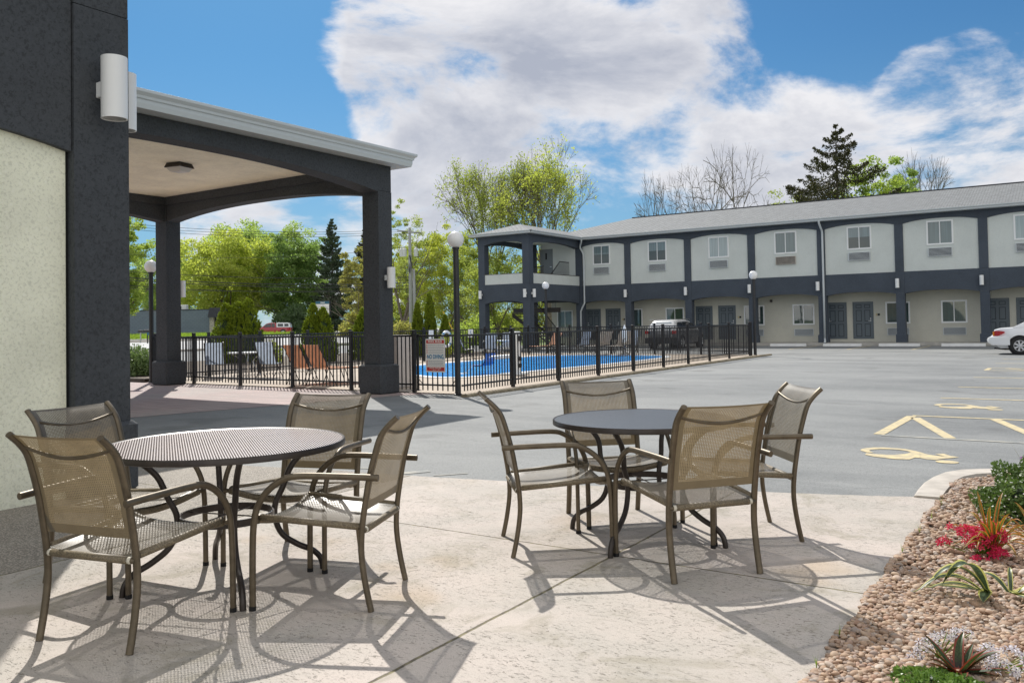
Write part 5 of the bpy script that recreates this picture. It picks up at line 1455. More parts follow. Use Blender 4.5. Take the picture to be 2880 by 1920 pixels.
for s in (-1, 1): mb.tube([(1.36, s * .868, .56), (3.1, s * .868, .56)], .008, 4)
mb.build('panel_gap', 'dark_gap', wc)
mb = MB(); mb.box(1.10, 1.26, -.872, -.862, .72, .88); mb.build('fuel_flap', 'car_white', wc)
# black sport utility vehicle, nose to the motel, rear towards us
body = [(0, .80), (.05, .98), (.3, 1.02), (2.0, 1.02), (3.4, 1.0), (3.7, .96), (4.3, .88), (4.6, .72)]
roof = [(.06, 1.0), (.22, 1.30), (.42, 1.50), (.8, 1.57), (1.8, 1.58), (2.6, 1.52), (3.0, 1.34), (3.5, 1.02)]
sv_, _ = car('parked_suv', 'dark grey sport utility car with a pale roof parked nose-in before the motel', (-17.55, 39.9, 0), R(90), 4.6, 1.82, body, None, roof, (.9, 3.65), .35, 'car_grey', cat='car', top='car_silver')
yo = lambda z: .91 * (.985 - .20 * max(0, (z - 1.0)) / .45)
sv_.scale = (.95, .93, .95)
side_glass(sv_, [[(.5, 1.08), (1.2, 1.06), (1.2, 1.44), (.62, 1.42)], [(1.26, 1.06), (2.15, 1.06), (2.15, 1.45), (1.26, 1.45)], [(2.2, 1.06), (3.1, 1.06), (2.7, 1.36), (2.2, 1.44)]], yo)
mb = MB(); mb.add([(.085, -.62, 1.06), (.33, -.54, 1.43), (.33, .54, 1.43), (.085, .62, 1.06)], [(0, 1, 2, 3)]); mb.build('rear_window', 'car_glass_pale', sv_)
for s in (-1, 1):
    mb = MB(); mb.box(-.01, .2, s * .70, s * .895, .82, .98); mb.build('tail_lamp', 'tail_red', sv_)
mb = MB(); mb.bevbox(-.04, .3, -.88, .88, .30, .62, .03); mb.build('bumper', 'rubber', sv_)
mb = MB(); mb.box(.3, 2.4, -.76, -.72, 1.56, 1.60); mb.box(.3, 2.4, .72, .76, 1.56, 1.60); mb.build('roof_rail', 'steel', sv_)
# red pickup with a white cap, far across the street
P_PICK = (-100.3, 89.6)
body = [(0, .95), (.05, 1.12), (.4, 1.15), (2.1, 1.15), (3.9, 1.18), (4.4, 1.16), (5.3, 1.08), (5.6, .9), (5.65, .7)]
roof = [(2.15, 1.15), (2.2, 1.74), (2.5, 1.86), (3.3, 1.86), (3.7, 1.74), (4.35, 1.17)]
pk_, _ = car('pickup_truck', 'red pickup truck with a white bed cap parked across the street', (P_PICK[0], P_PICK[1], .30), R(33.6 + 186), 5.65, 1.95, body, None, roof, (1.15, 4.7), .40, 'car_red', cat='pickup truck')
yo = lambda z: .975 * (.985 - .20 * max(0, (z - 1.15)) / .6)
side_glass(pk_, [[(2.35, 1.22), (2.85, 1.22), (2.85, 1.74), (2.42, 1.74)], [(2.95, 1.22), (4.05, 1.22), (3.65, 1.68), (2.95, 1.74)]], yo)
mb = MB(); mb.prism([(.02, 1.16), (2.12, 1.16), (2.12, 1.84), (1.9, 1.88), (.5, 1.86), (.2, 1.78)], 'y', -.88, .88); mb.build('bed_cap', 'car_white', pk_)
for (a, b) in ((.3, .95), (1.1, 1.95)):
    for s in (-1, 1):
        mb = MB(); mb.add([(a, s * .886, 1.28), (b, s * .886, 1.28), (b, s * .886, 1.70), (a + .05, s * .886, 1.70)], [(0, 1, 2, 3)]); mb.build('cap_window', 'car_glass', pk_)
for s in (-1, 1):
    mb = MB(); mb.box(-.01, .1, s * .82, s * .96, .85, 1.1); mb.build('tail_lamp', 'tail_red', pk_)
body = [(0, .66), (.06, .84), (.3, .93), (.9, .96), (3.2, .95), (3.5, .9), (4.2, .74), (4.4, .55)]
roof = [(.7, .95), (1.2, 1.26), (1.6, 1.38), (2.4, 1.38), (2.8, 1.24), (3.35, .94)]
c3, _ = car('white_hatchback', 'white car half hidden by the cypress in front of the red pickup', (-94.6, 78.6, .30), R(33.6 + 190), 4.4, 1.75, body, None, roof, (.85, 3.5), .31, 'car_white')
side_glass(c3, [[(1.3, 1.0), (2.1, 1.0), (2.1, 1.3), (1.5, 1.3)], [(2.16, 1.0), (3.0, 1.0), (2.6, 1.26), (2.16, 1.3)]], lambda z: .875 * (.985 - .24 * max(0, (z - .95)) / .42))
for s in (-1, 1):
    mb = MB(); mb.box(-.01, .2, s * .62, s * .865, .66, .8); mb.build('tail_lamp', 'tail_red', c3)
# ------------------------------------------------------------------ vegetation
def leaf_quads(C, size, up=0.0, asp=0.6, outward=None, n=None):
    """random leaf quads at centres C"""
    N = len(C); d = rng.normal(size=(N, 3)); d[:, 2] += up
    if outward is not None: d += outward
    d /= np.linalg.norm(d, axis=1)[:, None]
    e = rng.normal(size=(N, 3)); e -= d * np.sum(d * e, 1)[:, None]; e /= np.linalg.norm(e, axis=1)[:, None]
    s = size * rng.uniform(.6, 1.35, N)[:, None]
    a = d * s; b = e * s * asp
    return np.stack([C - a, C + b * .9 , C + a, C - b * .9], 1)

def tube_np(mb, p0, p1, r0, r1, n=5, bend=None):
    mid = (np.array(p0) + np.array(p1)) / 2
    if bend is not None: mid = mid + bend
    mb.tube([p0, mid, p1], [r0, (r0 + r1) / 2, r1], n, cap=False)

RMIN = [.012]
def grow_tree(mb, p, d, L, r, level, maxlev, rs, spread=.6, upb=.25, kids=(2, 4), tips=None, nside=(6, 5, 4, 3, 3, 3, 3), wig=.12):
    """recursive limbs; returns tip list"""
    d = d / np.linalg.norm(d); k = 3 if level < 3 else 2
    pts = [p]; q = p.copy(); dd = d.copy()
    for i in range(k):
        dd = dd + rs.normal(size=3) * wig; dd[2] += upb * .12; dd /= np.linalg.norm(dd); q = q + dd * L / k; pts.append(q.copy())
    r = max(r, RMIN[0]); rads = [max(RMIN[0] * .7, r * (1 - .45 * i / k)) for i in range(k + 1)]
    mb.tube(pts, rads, nside[min(level, len(nside) - 1)], cap=False)
    if tips is not None and level >= maxlev - 1: tips.append((q.copy(), L)); tips.append((pts[1].copy(), L))
    if level >= maxlev: return
    n = rs.integers(kids[0], kids[1] + 1)
    for j in range(n):
        t = rs.uniform(.35, 1.0) if j < n - 1 else 1.0
        i0 = min(int(t * k), k - 1); f = t * k - i0; b = pts[i0] * (1 - f) + pts[i0 + 1] * f
        a = rs.normal(size=3); a -= dd * np.dot(a, dd); a /= np.linalg.norm(a) + 1e-9
        nd = dd + a * spread * rs.uniform(.6, 1.3); nd[2] += upb
        grow_tree(mb, b, nd, L * rs.uniform(.60, .82), rads[-1] * rs.uniform(.55, .8) if j < n - 1 else rads[-1] * .9, level + 1, maxlev, rs, spread, upb, kids, tips, nside, wig)

def broad_tree(name, x, y, h, rad, mat, label, seed, bark='bark', dens=1.0, lsize=.22, base=.28, group='trees beyond the pool', clusters=170, per=70, lean=0, tall=1.0, z0=0.0, cl_r=None):
    """trunk with limbs, crown of leaf clumps with gaps"""
    rs = np.random.default_rng(seed); t = thing(name, label, 'tree', (x, y, z0), rs.uniform(0, 6), group)
    mb = MB(); tips = []
    th = h * base
    mb.tube([(0, 0, -.3), (lean * .1, 0, th * .5), (lean * .2, 0, th)], [h * .022, h * .017, h * .014], 8, cap=False)
    for k in range(5):
        a = k * 1.257 + rs.uniform(0, .6); el = rs.uniform(.7, 1.4)
        grow_tree(mb, np.array([lean * .2, 0, th * rs.uniform(.75, 1.0)]), np.array([math.cos(a), math.sin(a), el * tall]), h * .28, h * .009, 1, 4, rs, .55, .2, (2, 3), tips)
    mb.build('trunk', bark, t, True)
    C = []
    hh = h - th * .7; cz = th * .7 + hh * .52
    G = rs.normal(size=(clusters, 3)); G /= np.linalg.norm(G, axis=1)[:, None]
    rr = rs.uniform(.35, 1.0, clusters) ** .55
    lump = 1 + .22 * np.sin(G[:, 0] * 5 + seed) * np.cos(G[:, 2] * 6 + seed * 2) + .12 * rs.normal(size=clusters)
    K = G * rr[:, None] * lump[:, None] * np.array([rad, rad, hh * .5])
    K[:, 2] += cz; K = K[(K[:, 2] > th * .55)]
    cr = cl_r or rad * .19; lsize = lsize * .66; per = per * 1.9
    for c in K:
        n = int(per * dens * rs.uniform(.5, 1.3)); o = rs.normal(size=(n, 3)); o /= np.linalg.norm(o, axis=1)[:, None]; o *= (rs.uniform(0, 1, n) ** .45)[:, None] * cr * rs.uniform(.7, 1.3) * np.array([1.15, 1.15, .72])
        C.append(c + o)
    C = np.concatenate(C)
    quads_obj('crown', leaf_quads(C, lsize, .3), mat, t)
    return t

def conifer(name, x, y, h, rad, mat, label, seed, base=.1, tiers=26, droop=.35, per=150, lsize=.13, group='trees beyond the pool', bare=0.0):
    rs = np.random.default_rng(seed); t = thing(name, label, 'tree', (x, y, 0), rs.uniform(0, 6), group)
    mb = MB(); mb.tube([(0, 0, -.3), (0, 0, h * .5), (0, 0, h * .98)], [h * .015, h * .009, .02], 7, cap=False); C = []
    for i in range(tiers):
        f = i / (tiers - 1); z = h * (base + (1 - base) * f ** .92) * .985; Lb = rad * (1 - f) ** .85 + .12
        nb = rs.integers(4, 7)
        for k in range(nb):
            a = rs.uniform(0, 6.28); L = Lb * rs.uniform(.62, 1.18); el = .30 - droop * (1 - f)
            p1 = np.array([math.cos(a) * L, math.sin(a) * L, z + L * el * .6]); m_ = np.array([math.cos(a) * L * .55, math.sin(a) * L * .55, z - L * droop * .25])
            pts = bez([(0, 0, z), m_, p1], 4); mb.tube(pts, list(np.linspace(.05, .012, len(pts)) * h / 18), 3, cap=False)
            n = int(2.6 * per * L / rad * rs.uniform(.6, 1.2)) + 12; tt = rs.uniform(.12, 1, n) ** .8; ix = (tt * (len(pts) - 1.001)).astype(int); fr = tt * (len(pts) - 1.001) - ix
            PP = np.array(pts); q = PP[ix] * (1 - fr)[:, None] + PP[ix + 1] * fr[:, None]
            w = .13 * L + .14; q = q + rs.normal(size=(n, 3)) * np.array([w, w, w * .45]) * (1.1 - tt)[:, None]; q[:, 2] -= np.abs(rs.normal(size=n)) * .10 * h / 18
            C.append(q)
    mb.build('trunk', 'bark_dark', t, True)
    quads_obj('crown', leaf_quads(np.concatenate(C), lsize, -.5, .38), mat, t); return t

broad_tree('maple_tree', -124.6, 96.8, 18.0, 8.3, 'leaf_maple', 'broad yellow green maple in the middle of the view below the canopy', 11, lsize=.36, clusters=210, per=95, base=.2)
broad_tree('broadleaf_tree', -134.2, 108.4, 20.6, 8.3, 'leaf_green', 'darker green tree showing above the yellow green maple', 12, lsize=.38, clusters=200, per=70)
broad_tree('broadleaf_tree', -142.5, 97.0, 16.5, 6.7, 'leaf_green', 'green tree behind the left side of the yellow green maple', 13, lsize=.36, clusters=180, per=70, base=.15)
broad_tree('broadleaf_tree', -112.6, 68.0, 18.4, 4.6, 'leaf_fresh', 'bright green tree between the corner column and the left canopy column', 14, lsize=.28, clusters=230, per=80, base=.15)
broad_tree('broadleaf_tree', -118.0, 104.0, 20.3, 6.4, 'leaf_green', 'tall loose green tree between the maple and the dark spruce', 15, lsize=.32, clusters=130, per=70, base=.12, tall=1.6)
broad_tree('broadleaf_tree', -112.0, 101.0, 16.5, 5.6, 'leaf_dark', 'dark green tree in front of the tall loose tree', 115, lsize=.3, clusters=200, per=80, base=.08)
conifer('spruce_tree', -101.9, 99.9, 19.4, 5.0, 'needle_dark', 'dark pointed spruce above the sign board', 16, base=.05, tiers=36, droop=.5, per=170, lsize=.2)
conifer('spruce_tree', -101.0, 106.5, 18.1, 4.2, 'needle_brown', 'second dark spruce just left of the right canopy column', 17, base=.05, tiers=34, droop=.5, per=170, lsize=.2)
broad_tree('blossom_tree', -77.0, 80.5, 11.8, 2.7, 'leaf_peach', 'pale peach and yellow tree behind the right canopy column', 18, lsize=.2, clusters=120, per=70, base=.1)
broad_tree('slender_tree', -56.0, 64.5, 14.6, 1.75, 'leaf_olive', 'slender light green tree right of the right canopy column', 19, lsize=.14, clusters=70, per=42, base=.12, tall=2.4)
broad_tree('olive_tree', -72.6, 83.6, 11.4, 3.3, 'leaf_yellow', 'yellow green tree directly behind the utility pole', 20, lsize=.18, clusters=170, per=60, base=.08)
broad_tree('olive_tree', -63.8, 77.3, 12.8, 3.3, 'leaf_olive', 'olive green tree right of the utility pole', 21, lsize=.17, clusters=170, per=60, base=.08)
broad_tree('olive_tree', -58.3, 75.0, 12.0, 3.2, 'leaf_yellow', 'yellow green tree behind the tall corner lamp', 22, lsize=.17, clusters=170, per=60, base=.08)
broad_tree('olive_tree', -53.0, 72.5, 10.6, 2.9, 'leaf_olive', 'olive green tree just left of the stair tower', 23, lsize=.16, clusters=160, per=60, base=.08)
broad_tree('olive_tree', -45.5, 66.0, 8.4, 3.4, 'leaf_olive', 'pale green tree seen through the openings of the stair tower', 24, lsize=.15, clusters=150, per=55, base=.1)
broad_tree('olive_tree', -50.0, 82.0, 9.8, 3.8, 'leaf_yellow', 'yellow green tree seen behind the lower stair tower', 25, lsize=.17, clusters=150, per=55, base=.1)
# willow above the tower
conifer('spruce_tree', -18.35, 83.3, 19.9, 9.5, 'needle_brown', 'big dark spruce rising above the motel roof', 44, base=.2, tiers=24, droop=.42, per=230, lsize=.15, group='trees behind the motel')
broad_tree('broadleaf_tree', -16.2, 88.5, 16.3, 4.0, 'leaf_fresh', 'round bright green tree right of the big spruce', 45, lsize=.2, clusters=170, per=80, group='trees behind the motel')
broad_tree('broadleaf_tree', -13.6, 92.5, 16.2, 3.0, 'leaf_green', 'dark green treetop behind the round bright green tree', 145, lsize=.2, clusters=110, per=80, group='trees behind the motel')
broad_tree('broadleaf_tree', -23.6, 85.5, 14.0, 4.4, 'leaf_olive', 'pale green treetop left of the big spruce', 46, lsize=.17, clusters=110, per=50, group='trees behind the motel')
broad_tree('broadleaf_tree', -14.0, 97.0, 15.6, 2.6, 'leaf_fresh', 'small bright green treetop below the thin leafless tree', 47, lsize=.18, clusters=40, per=50, group='trees behind the motel')

def fork(mb, p, d, L, r, lev, maxlev, rs, ang, nodes, wig=.07, upb=.03):
    d = d / np.linalg.norm(d); q = p.copy(); dd = d.copy(); pts = [p]; k = 3 if lev < 4 else 2
    for i in range(k):
        dd = dd + rs.normal(size=3) * wig; dd[2] += upb; dd /= np.linalg.norm(dd); q = q + dd * L / k; pts.append(q.copy())
    rads = [max(RMIN[0] * .75, r * (1 - .28 * i / k)) for i in range(k + 1)]
    mb.tube(pts, rads, (7, 6, 5, 4, 3, 3, 3, 3, 3, 3)[lev], cap=False)
    if lev >= maxlev - 3: nodes += [(pts[j], lev) for j in range(1, k + 1)]
    if lev >= maxlev: return
    a = rs.normal(size=3); a -= dd * np.dot(a, dd); a /= np.linalg.norm(a); b = np.cross(dd, a)
    n = 3 if rs.uniform() < .38 else 2; ph = rs.uniform(0, 6.28)
    for j in range(n):
        t_ = ph + 6.283 * j / n; s_ = math.tan(ang * rs.uniform(.55, 1.3)) * (1 if j else .7)
        nd = dd + (a * math.cos(t_) + b * math.sin(t_)) * s_
        fork(mb, q, nd, L * rs.uniform(.70, .90), r * (.74 if n == 2 else .66) * rs.uniform(.85, 1.1), lev + 1, maxlev, rs, ang, nodes, wig, upb)
    if lev > 1 and rs.uniform() < .6:
        t_ = rs.uniform(0, 6.28); nd = dd + (a * math.cos(t_) + b * math.sin(t_)) * .9; fork(mb, pts[1], nd, L * .6, r * .4, min(lev + 2, maxlev), maxlev, rs, ang, nodes, wig, upb)
def open_tree(name, x, y, h, rad, label, seed, mat='bark_pale', group=None, leafy=None, base=.3, lv=8, ang=.50, nst=4, lsize=.09, per=6, rmin=.022, tilt=.55, upb=.03):
    """open spreading crown that forks again and again; optional sparse young leaves along the twigs"""
    rs = np.random.default_rng(seed); t = thing(name, label, 'tree', (x, y, 0), 0, group); mb = MB(); nodes = []; RMIN[0] = rmin; th = h * base
    mb.tube([(0, 0, -.3), (.08, 0, th * .5), (0, 0, th)], [h * .022, h * .018, h * .017], 8, cap=False)
    for k in range(nst):
        a_ = 6.283 * k / nst + rs.uniform(-.4, .4)
        fork(mb, np.array([0, 0, th * rs.uniform(.82, 1.0)]), np.array([math.cos(a_) * tilt, math.sin(a_) * tilt, 1.0 if k else 1.6]), h * .20, h * .0105, 1, lv, rs, ang, nodes, .07, upb)
    V_ = np.concatenate(mb.v); zt = np.percentile(V_[:, 2], 99.7); R_ = np.percentile(np.hypot(V_[:, 0], V_[:, 1]), 97); fr = rad / R_; fz = (h - th) / (zt - th)
    def sc_(q):
        q = np.array(q, float); z_ = q[..., 2:3]; k_ = 1 + (fr - 1) * np.clip((z_ - th * .9) / (h * .15), 0, 1)
        return np.concatenate([q[..., :2] * k_, np.where(z_ > th, th + (z_ - th) * fz, z_)], -1)
    mb.v = [sc_(q) for q in mb.v]; mb.build('trunk', mat, t, True); RMIN[0] = .012
    if leafy:
        C = []; w_ = rs.uniform(0, 1, 400)
        for q, l_ in nodes:
            q = sc_(q); dn = .5 + .5 * math.sin(q[0] * .9 + seed) * math.cos(q[2] * .7 + q[1] * .6)
            if rs.uniform() < .35 + .65 * dn: C.append(q + rs.normal(size=(max(1, int(per * (.4 + dn))), 3)) * .20)
        quads_obj('crown', leaf_quads(np.concatenate(C), lsize, .2), leafy, t)
    return t
open_tree('cottonwood_tree', -46.6, 66.5, 16.6, 5.0, 'tall sparse yellow green cottonwood, left half of the clump above the stair tower', 31, 'bark', 'trees beyond the pool', 'leaf_olive', .25, 7, .44, 4, .10, 5)
open_tree('cottonwood_tree', -39.9, 66.0, 17.4, 4.6, 'tall sparse yellow green cottonwood, right half of the clump above the stair tower', 35, 'bark', 'trees beyond the pool', 'leaf_maple', .25, 7, .44, 4, .10, 4)
open_tree('cottonwood_tree', -43.2, 68.5, 18.0, 3.4, 'thin sparse cottonwood in the middle of the clump above the stair tower', 36, 'bark', 'trees beyond the pool', 'leaf_olive', .3, 6, .40, 3, .10, 4)
open_tree('leafless_tree', -28.9, 82.3, 18.3, 6.6, 'large rounded leafless tree above the motel roof left of the spruce', 41, 'bark_pale', 'leafless trees behind the motel', None, .25, 7, .58, 5, rmin=.022, tilt=1.1, upb=-.01)
open_tree('leafless_tree', -34.6, 80.5, 16.4, 4.0, 'leafless tree at the left of the large leafless tree', 42, 'bark_pale', 'leafless trees behind the motel', None, .30, 6, .58, 4, rmin=.022, tilt=1.0, upb=0)
open_tree('leafless_tree', -12.7, 99.0, 18.4, 3.6, 'thin leafless tree above the roof right of the round green tree', 43, 'bark_pale', 'leafless trees behind the motel', None, .45, 6, .5, 3, rmin=.024)

def bush(name, x, y, z0, h, rx, ry, mat, label, seed, n=2600, lsize=.05, group=None, lumps=14, stem=True):
    rs = np.random.default_rng(seed); t = thing(name, label, 'shrub', (x, y, z0), 0, group)
    G = rs.normal(size=(lumps, 3)); G /= np.linalg.norm(G, axis=1)[:, None]; G[:, 2] = np.abs(G[:, 2])
    C = []
    for g in list(G) + [np.array([0, 0, .3])]:
        m_ = n // (lumps + 1); o = rs.normal(size=(m_, 3)); o /= np.linalg.norm(o, axis=1)[:, None]; o *= (rs.uniform(.1, 1, m_) ** .4)[:, None]
        C.append((g * .62 + o * .46) * np.array([rx, ry, h]))
    C = np.concatenate(C); C[:, 2] = np.abs(C[:, 2]) + .02
    quads_obj('foliage', leaf_quads(C, lsize, .6), mat, t)
    if stem:
        mb = MB()
        for k in range(5):
            a = rs.uniform(0, 6.28); mb.tube([(0, 0, -.02), (math.cos(a) * rx * .4, math.sin(a) * ry * .4, h * .6)], [h * .03, h * .012], 5, cap=False)
        mb.build('stems', 'bark_dark', t)
    return t
def cypress(x, y, h, r, label, seed, spires=((0, 0, 1),), group='dense green cypresses along the street side fence'):
    """column of upright flame-like sprays, one or more tips"""
    rs = np.random.default_rng(seed); t = thing('cypress', label, 'shrub', (x, y, 0), 0, group); Q = []
    for (ox, oy, hs) in spires:
        nc = int(430 * hs); f = rs.uniform(0, 1, nc) ** 1.2; a = rs.uniform(0, 6.28, nc)
        prof = (1 - f) ** .60 * np.minimum(1, .70 + f * 2.4); rr = r * (.74 if len(spires) > 1 else 1) * prof * rs.uniform(.90, 1.03, nc)
        CC = np.stack([ox * r + np.cos(a) * rr, oy * r + np.sin(a) * rr, .05 + f * h * hs * .96], 1); m_ = 34
        d0 = np.stack([np.cos(a) * .75, np.sin(a) * .75, np.full(nc, 1.15)], 1); d0 /= np.linalg.norm(d0, axis=1)[:, None]
        a2 = np.repeat(a, m_); C = np.repeat(CC, m_, 0); dd = np.repeat(d0, m_, 0); n = len(C); tt = rs.uniform(-1, 1, n)[:, None]
        sp_ = .085 * (.5 + .7 * np.repeat(1 - f, m_))[:, None]
        C = C + dd * tt * sp_ * 1.3 + rs.normal(size=(n, 3)) * sp_ * (.42 - .3 * tt)
        d = dd + rs.normal(size=(n, 3)) * .35; d /= np.linalg.norm(d, axis=1)[:, None]
        e = np.stack([-np.sin(a2), np.cos(a2), np.zeros(n)], 1) + rs.normal(size=(n, 3)) * .5; e -= d * np.sum(d * e, 1)[:, None]; e /= np.linalg.norm(e, axis=1)[:, None]
        s = (.034 * rs.uniform(.6, 1.4, n))[:, None]
        Q.append(np.stack([C - d * s, C + e * s * .5, C + d * s * 1.5, C - e * s * .5], 1))
    quads_obj('foliage', np.concatenate(Q), 'leaf_arbor', t)
    mb = MB()
    for (ox, oy, hs) in spires: mb.cyl(ox * r * .6, oy * r * .6, 0, h * hs * .8, .05, 6, .015)
    mb.build('trunk', 'bark_dark', t)
    # a denser inner mass so the middle is not see-through
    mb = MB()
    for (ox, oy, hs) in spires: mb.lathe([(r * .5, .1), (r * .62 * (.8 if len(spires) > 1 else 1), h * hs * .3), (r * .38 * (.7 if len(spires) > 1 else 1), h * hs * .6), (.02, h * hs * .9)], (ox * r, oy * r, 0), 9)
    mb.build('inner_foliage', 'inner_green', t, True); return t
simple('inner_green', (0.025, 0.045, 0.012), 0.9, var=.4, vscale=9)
cypress(-29.4, 23.3, 2.72, 1.10, 'three-pointed green cypress, leftmost behind the pool fence', 51, ((-.34, -.22, .93), (.03, .02, .95), (.34, .22, 1.0), (.0, 0, .7)))
cypress(-26.25, 24.8, 2.42, .86, 'two-pointed green cypress behind the orange loungers', 52, ((-.14, -.08, 1.0), (.26, .16, .93), (.05, .03, .7)))
cypress(-25.3, 26.55, 2.2, .60, 'green cypress partly hidden by the right canopy column', 53)
cypress(-25.55, 30.45, 2.55, .34, 'slim green cypress, left of the pair right of the canopy column', 54)
cypress(-25.15, 30.85, 3.0, .40, 'slim green cypress, tallest one right of the canopy column', 55)
cypress(-24.6, 31.3, 1.9, .34, 'short green cypress beside the tallest slim one', 56)
t = bush('juniper_bush', -24.95, 15.9, 0.02, .92, .95, .95, 'leaf_juniper', 'rounded blue green juniper bush between the corner column and the lamp', 61, n=9000, lsize=.045, lumps=30)
bush('street_shrub', -26.9, 23.0, 0, .9, .5, .5, 'leaf_maple', 'small yellow shrub left of the two-pointed cypress', 62, n=1500)
bush('street_shrub', -23.6, 25.7, 0, .95, .45, .4, 'leaf_yellow', 'yellow flowering shrub right of the two-pointed cypress', 63, n=1500)
bush('street_shrub', -23.4, 29.6, 0, 1.0, .5, .45, 'leaf_yellow', 'yellow flowering shrub behind the fence near the corner lamp', 64, n=1500)
bush('street_shrub', -25.7, 33.8, 0, 1.3, .6, .6, 'leaf_green', 'green shrub behind the fence left of the stair tower', 65, n=1600)
bush('street_shrub', -31.5, 38.5, 0, 1.2, .9, .9, 'leaf_fresh', 'bright green shrub beside the stair tower base', 66, n=1800, lsize=.07)
bush('street_shrub', -34.5, 47.5, 0, 2.2, 1.6, 1.6, 'leaf_fresh', 'green shrub seen through the lower stair tower', 67, n=3200, lsize=.09)
bush('street_shrub', -38.5, 44.0, 0, 1.7, 1.8, 1.6, 'leaf_peach', 'pinkish shrub between the pole and the tower', 68, n=2600, lsize=.09)
bush('willow_shrub', -107.8, 96.4, 0, 5.2, 3.8, 3.2, 'leaf_grey', 'wide grey green willow shrub above the red pickup', 69, n=5200, lsize=.28, group='large shrubs across the street')
bush('willow_shrub', -86.0, 90.0, 0, 4.3, 3.2, 3.0, 'leaf_grey', 'grey green shrub below the two dark spruces', 70, n=4000, lsize=.24, group='large shrubs across the street')
bush('willow_shrub', -82.0, 84.5, 0, 4.0, 2.6, 2.6, 'leaf_peach', 'pale yellow shrub beside the right canopy column', 71, n=3600, lsize=.2, group='large shrubs across the street')
bush('willow_shrub', -117.5, 93.0, 0, 4.8, 4.8, 3.2, 'leaf_maple', 'low yellow green tree mass right of the maple', 72, n=6500, lsize=.28, group='large shrubs across the street')
bush('willow_shrub', -74.0, 82.0, 0, 3.0, 6.5, 3.5, 'leaf_olive', 'low olive thicket behind the utility pole', 73, n=5500, lsize=.2, lumps=26, group='large shrubs across the street')
bush('willow_shrub', -56.0, 80.0, 0, 3.2, 7.5, 3.5, 'leaf_olive', 'low olive thicket behind the stair tower', 74, n=6500, lsize=.2, lumps=30, group='large shrubs across the street')

# ---- plants in the stone bed
def strap_leaf(mb, base, a, L, w, rise, droop, nseg=10, curl=0.0, vfold=.12, bo=0.0):
    ca, sa = math.cos(a), math.sin(a); rows = []; uvs = []
    for i in range(nseg + 1):
        t = i / nseg; hr = L * (t * (1 - rise * .35)) ; z = L * (rise * t - droop * t * t)
        ww = w * (1 - .25 * (1 - t)) * max(.02, (1 - t ** 2.6)) * (.55 + .45 * min(1, t * 4))
        x = base[0] + ca * hr - sa * curl * t * t * L; y = base[1] + sa * hr + ca * curl * t * t * L; z = max(.028 + base[2] * 0, base[2] + z)
        r_ = []; u_ = []
        for u in (0, .17, .34, .5, .66, .83, 1):
            s_ = (u - .5) * ww; r_.append((x - sa * s_, y + ca * s_, z + abs(u - .5) * ww * vfold * 4 + .004 * math.sin(t * 17 + u * 3) * bo)); u_.append((u, t))
        rows.append(r_); uvs.append(u_)
    mb.grid(rows, uvs)
def strappy(name, label, loc, specs, mat, cat='plant', seed=0):
    t = thing(name, label, cat, loc)
    for s in specs:
        mb = MB(); strap_leaf(mb, (0, 0, 0), *s); mb.build('leaf', mat, t, True)
    return t
D2 = R
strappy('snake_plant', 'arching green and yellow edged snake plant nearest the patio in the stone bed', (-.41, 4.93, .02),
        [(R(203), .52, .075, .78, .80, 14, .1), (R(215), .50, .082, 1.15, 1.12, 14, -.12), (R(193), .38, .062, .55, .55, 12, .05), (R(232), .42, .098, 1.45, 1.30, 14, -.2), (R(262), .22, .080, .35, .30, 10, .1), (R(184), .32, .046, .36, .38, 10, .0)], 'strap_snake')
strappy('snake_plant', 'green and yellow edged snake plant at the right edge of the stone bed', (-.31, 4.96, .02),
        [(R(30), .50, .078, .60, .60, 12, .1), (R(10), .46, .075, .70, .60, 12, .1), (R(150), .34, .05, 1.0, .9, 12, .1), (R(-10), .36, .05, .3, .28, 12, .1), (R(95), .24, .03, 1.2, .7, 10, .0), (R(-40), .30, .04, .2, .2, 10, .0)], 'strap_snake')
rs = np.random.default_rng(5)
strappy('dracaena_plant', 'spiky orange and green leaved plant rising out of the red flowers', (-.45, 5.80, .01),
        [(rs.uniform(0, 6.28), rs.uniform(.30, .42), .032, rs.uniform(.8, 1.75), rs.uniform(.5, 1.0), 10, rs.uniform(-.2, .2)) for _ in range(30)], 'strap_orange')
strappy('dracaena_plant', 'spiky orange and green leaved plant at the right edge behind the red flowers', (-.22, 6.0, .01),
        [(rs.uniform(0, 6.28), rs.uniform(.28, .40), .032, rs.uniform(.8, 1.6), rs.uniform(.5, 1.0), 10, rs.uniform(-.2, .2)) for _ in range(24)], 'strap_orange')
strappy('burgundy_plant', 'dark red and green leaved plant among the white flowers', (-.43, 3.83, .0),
        [(rs.uniform(0, 6.28), rs.uniform(.15, .24), .052, rs.uniform(.3, 1.0), rs.uniform(.1, .5), 8, rs.uniform(-.2, .2)) for _ in range(20)], 'strap_burgundy')
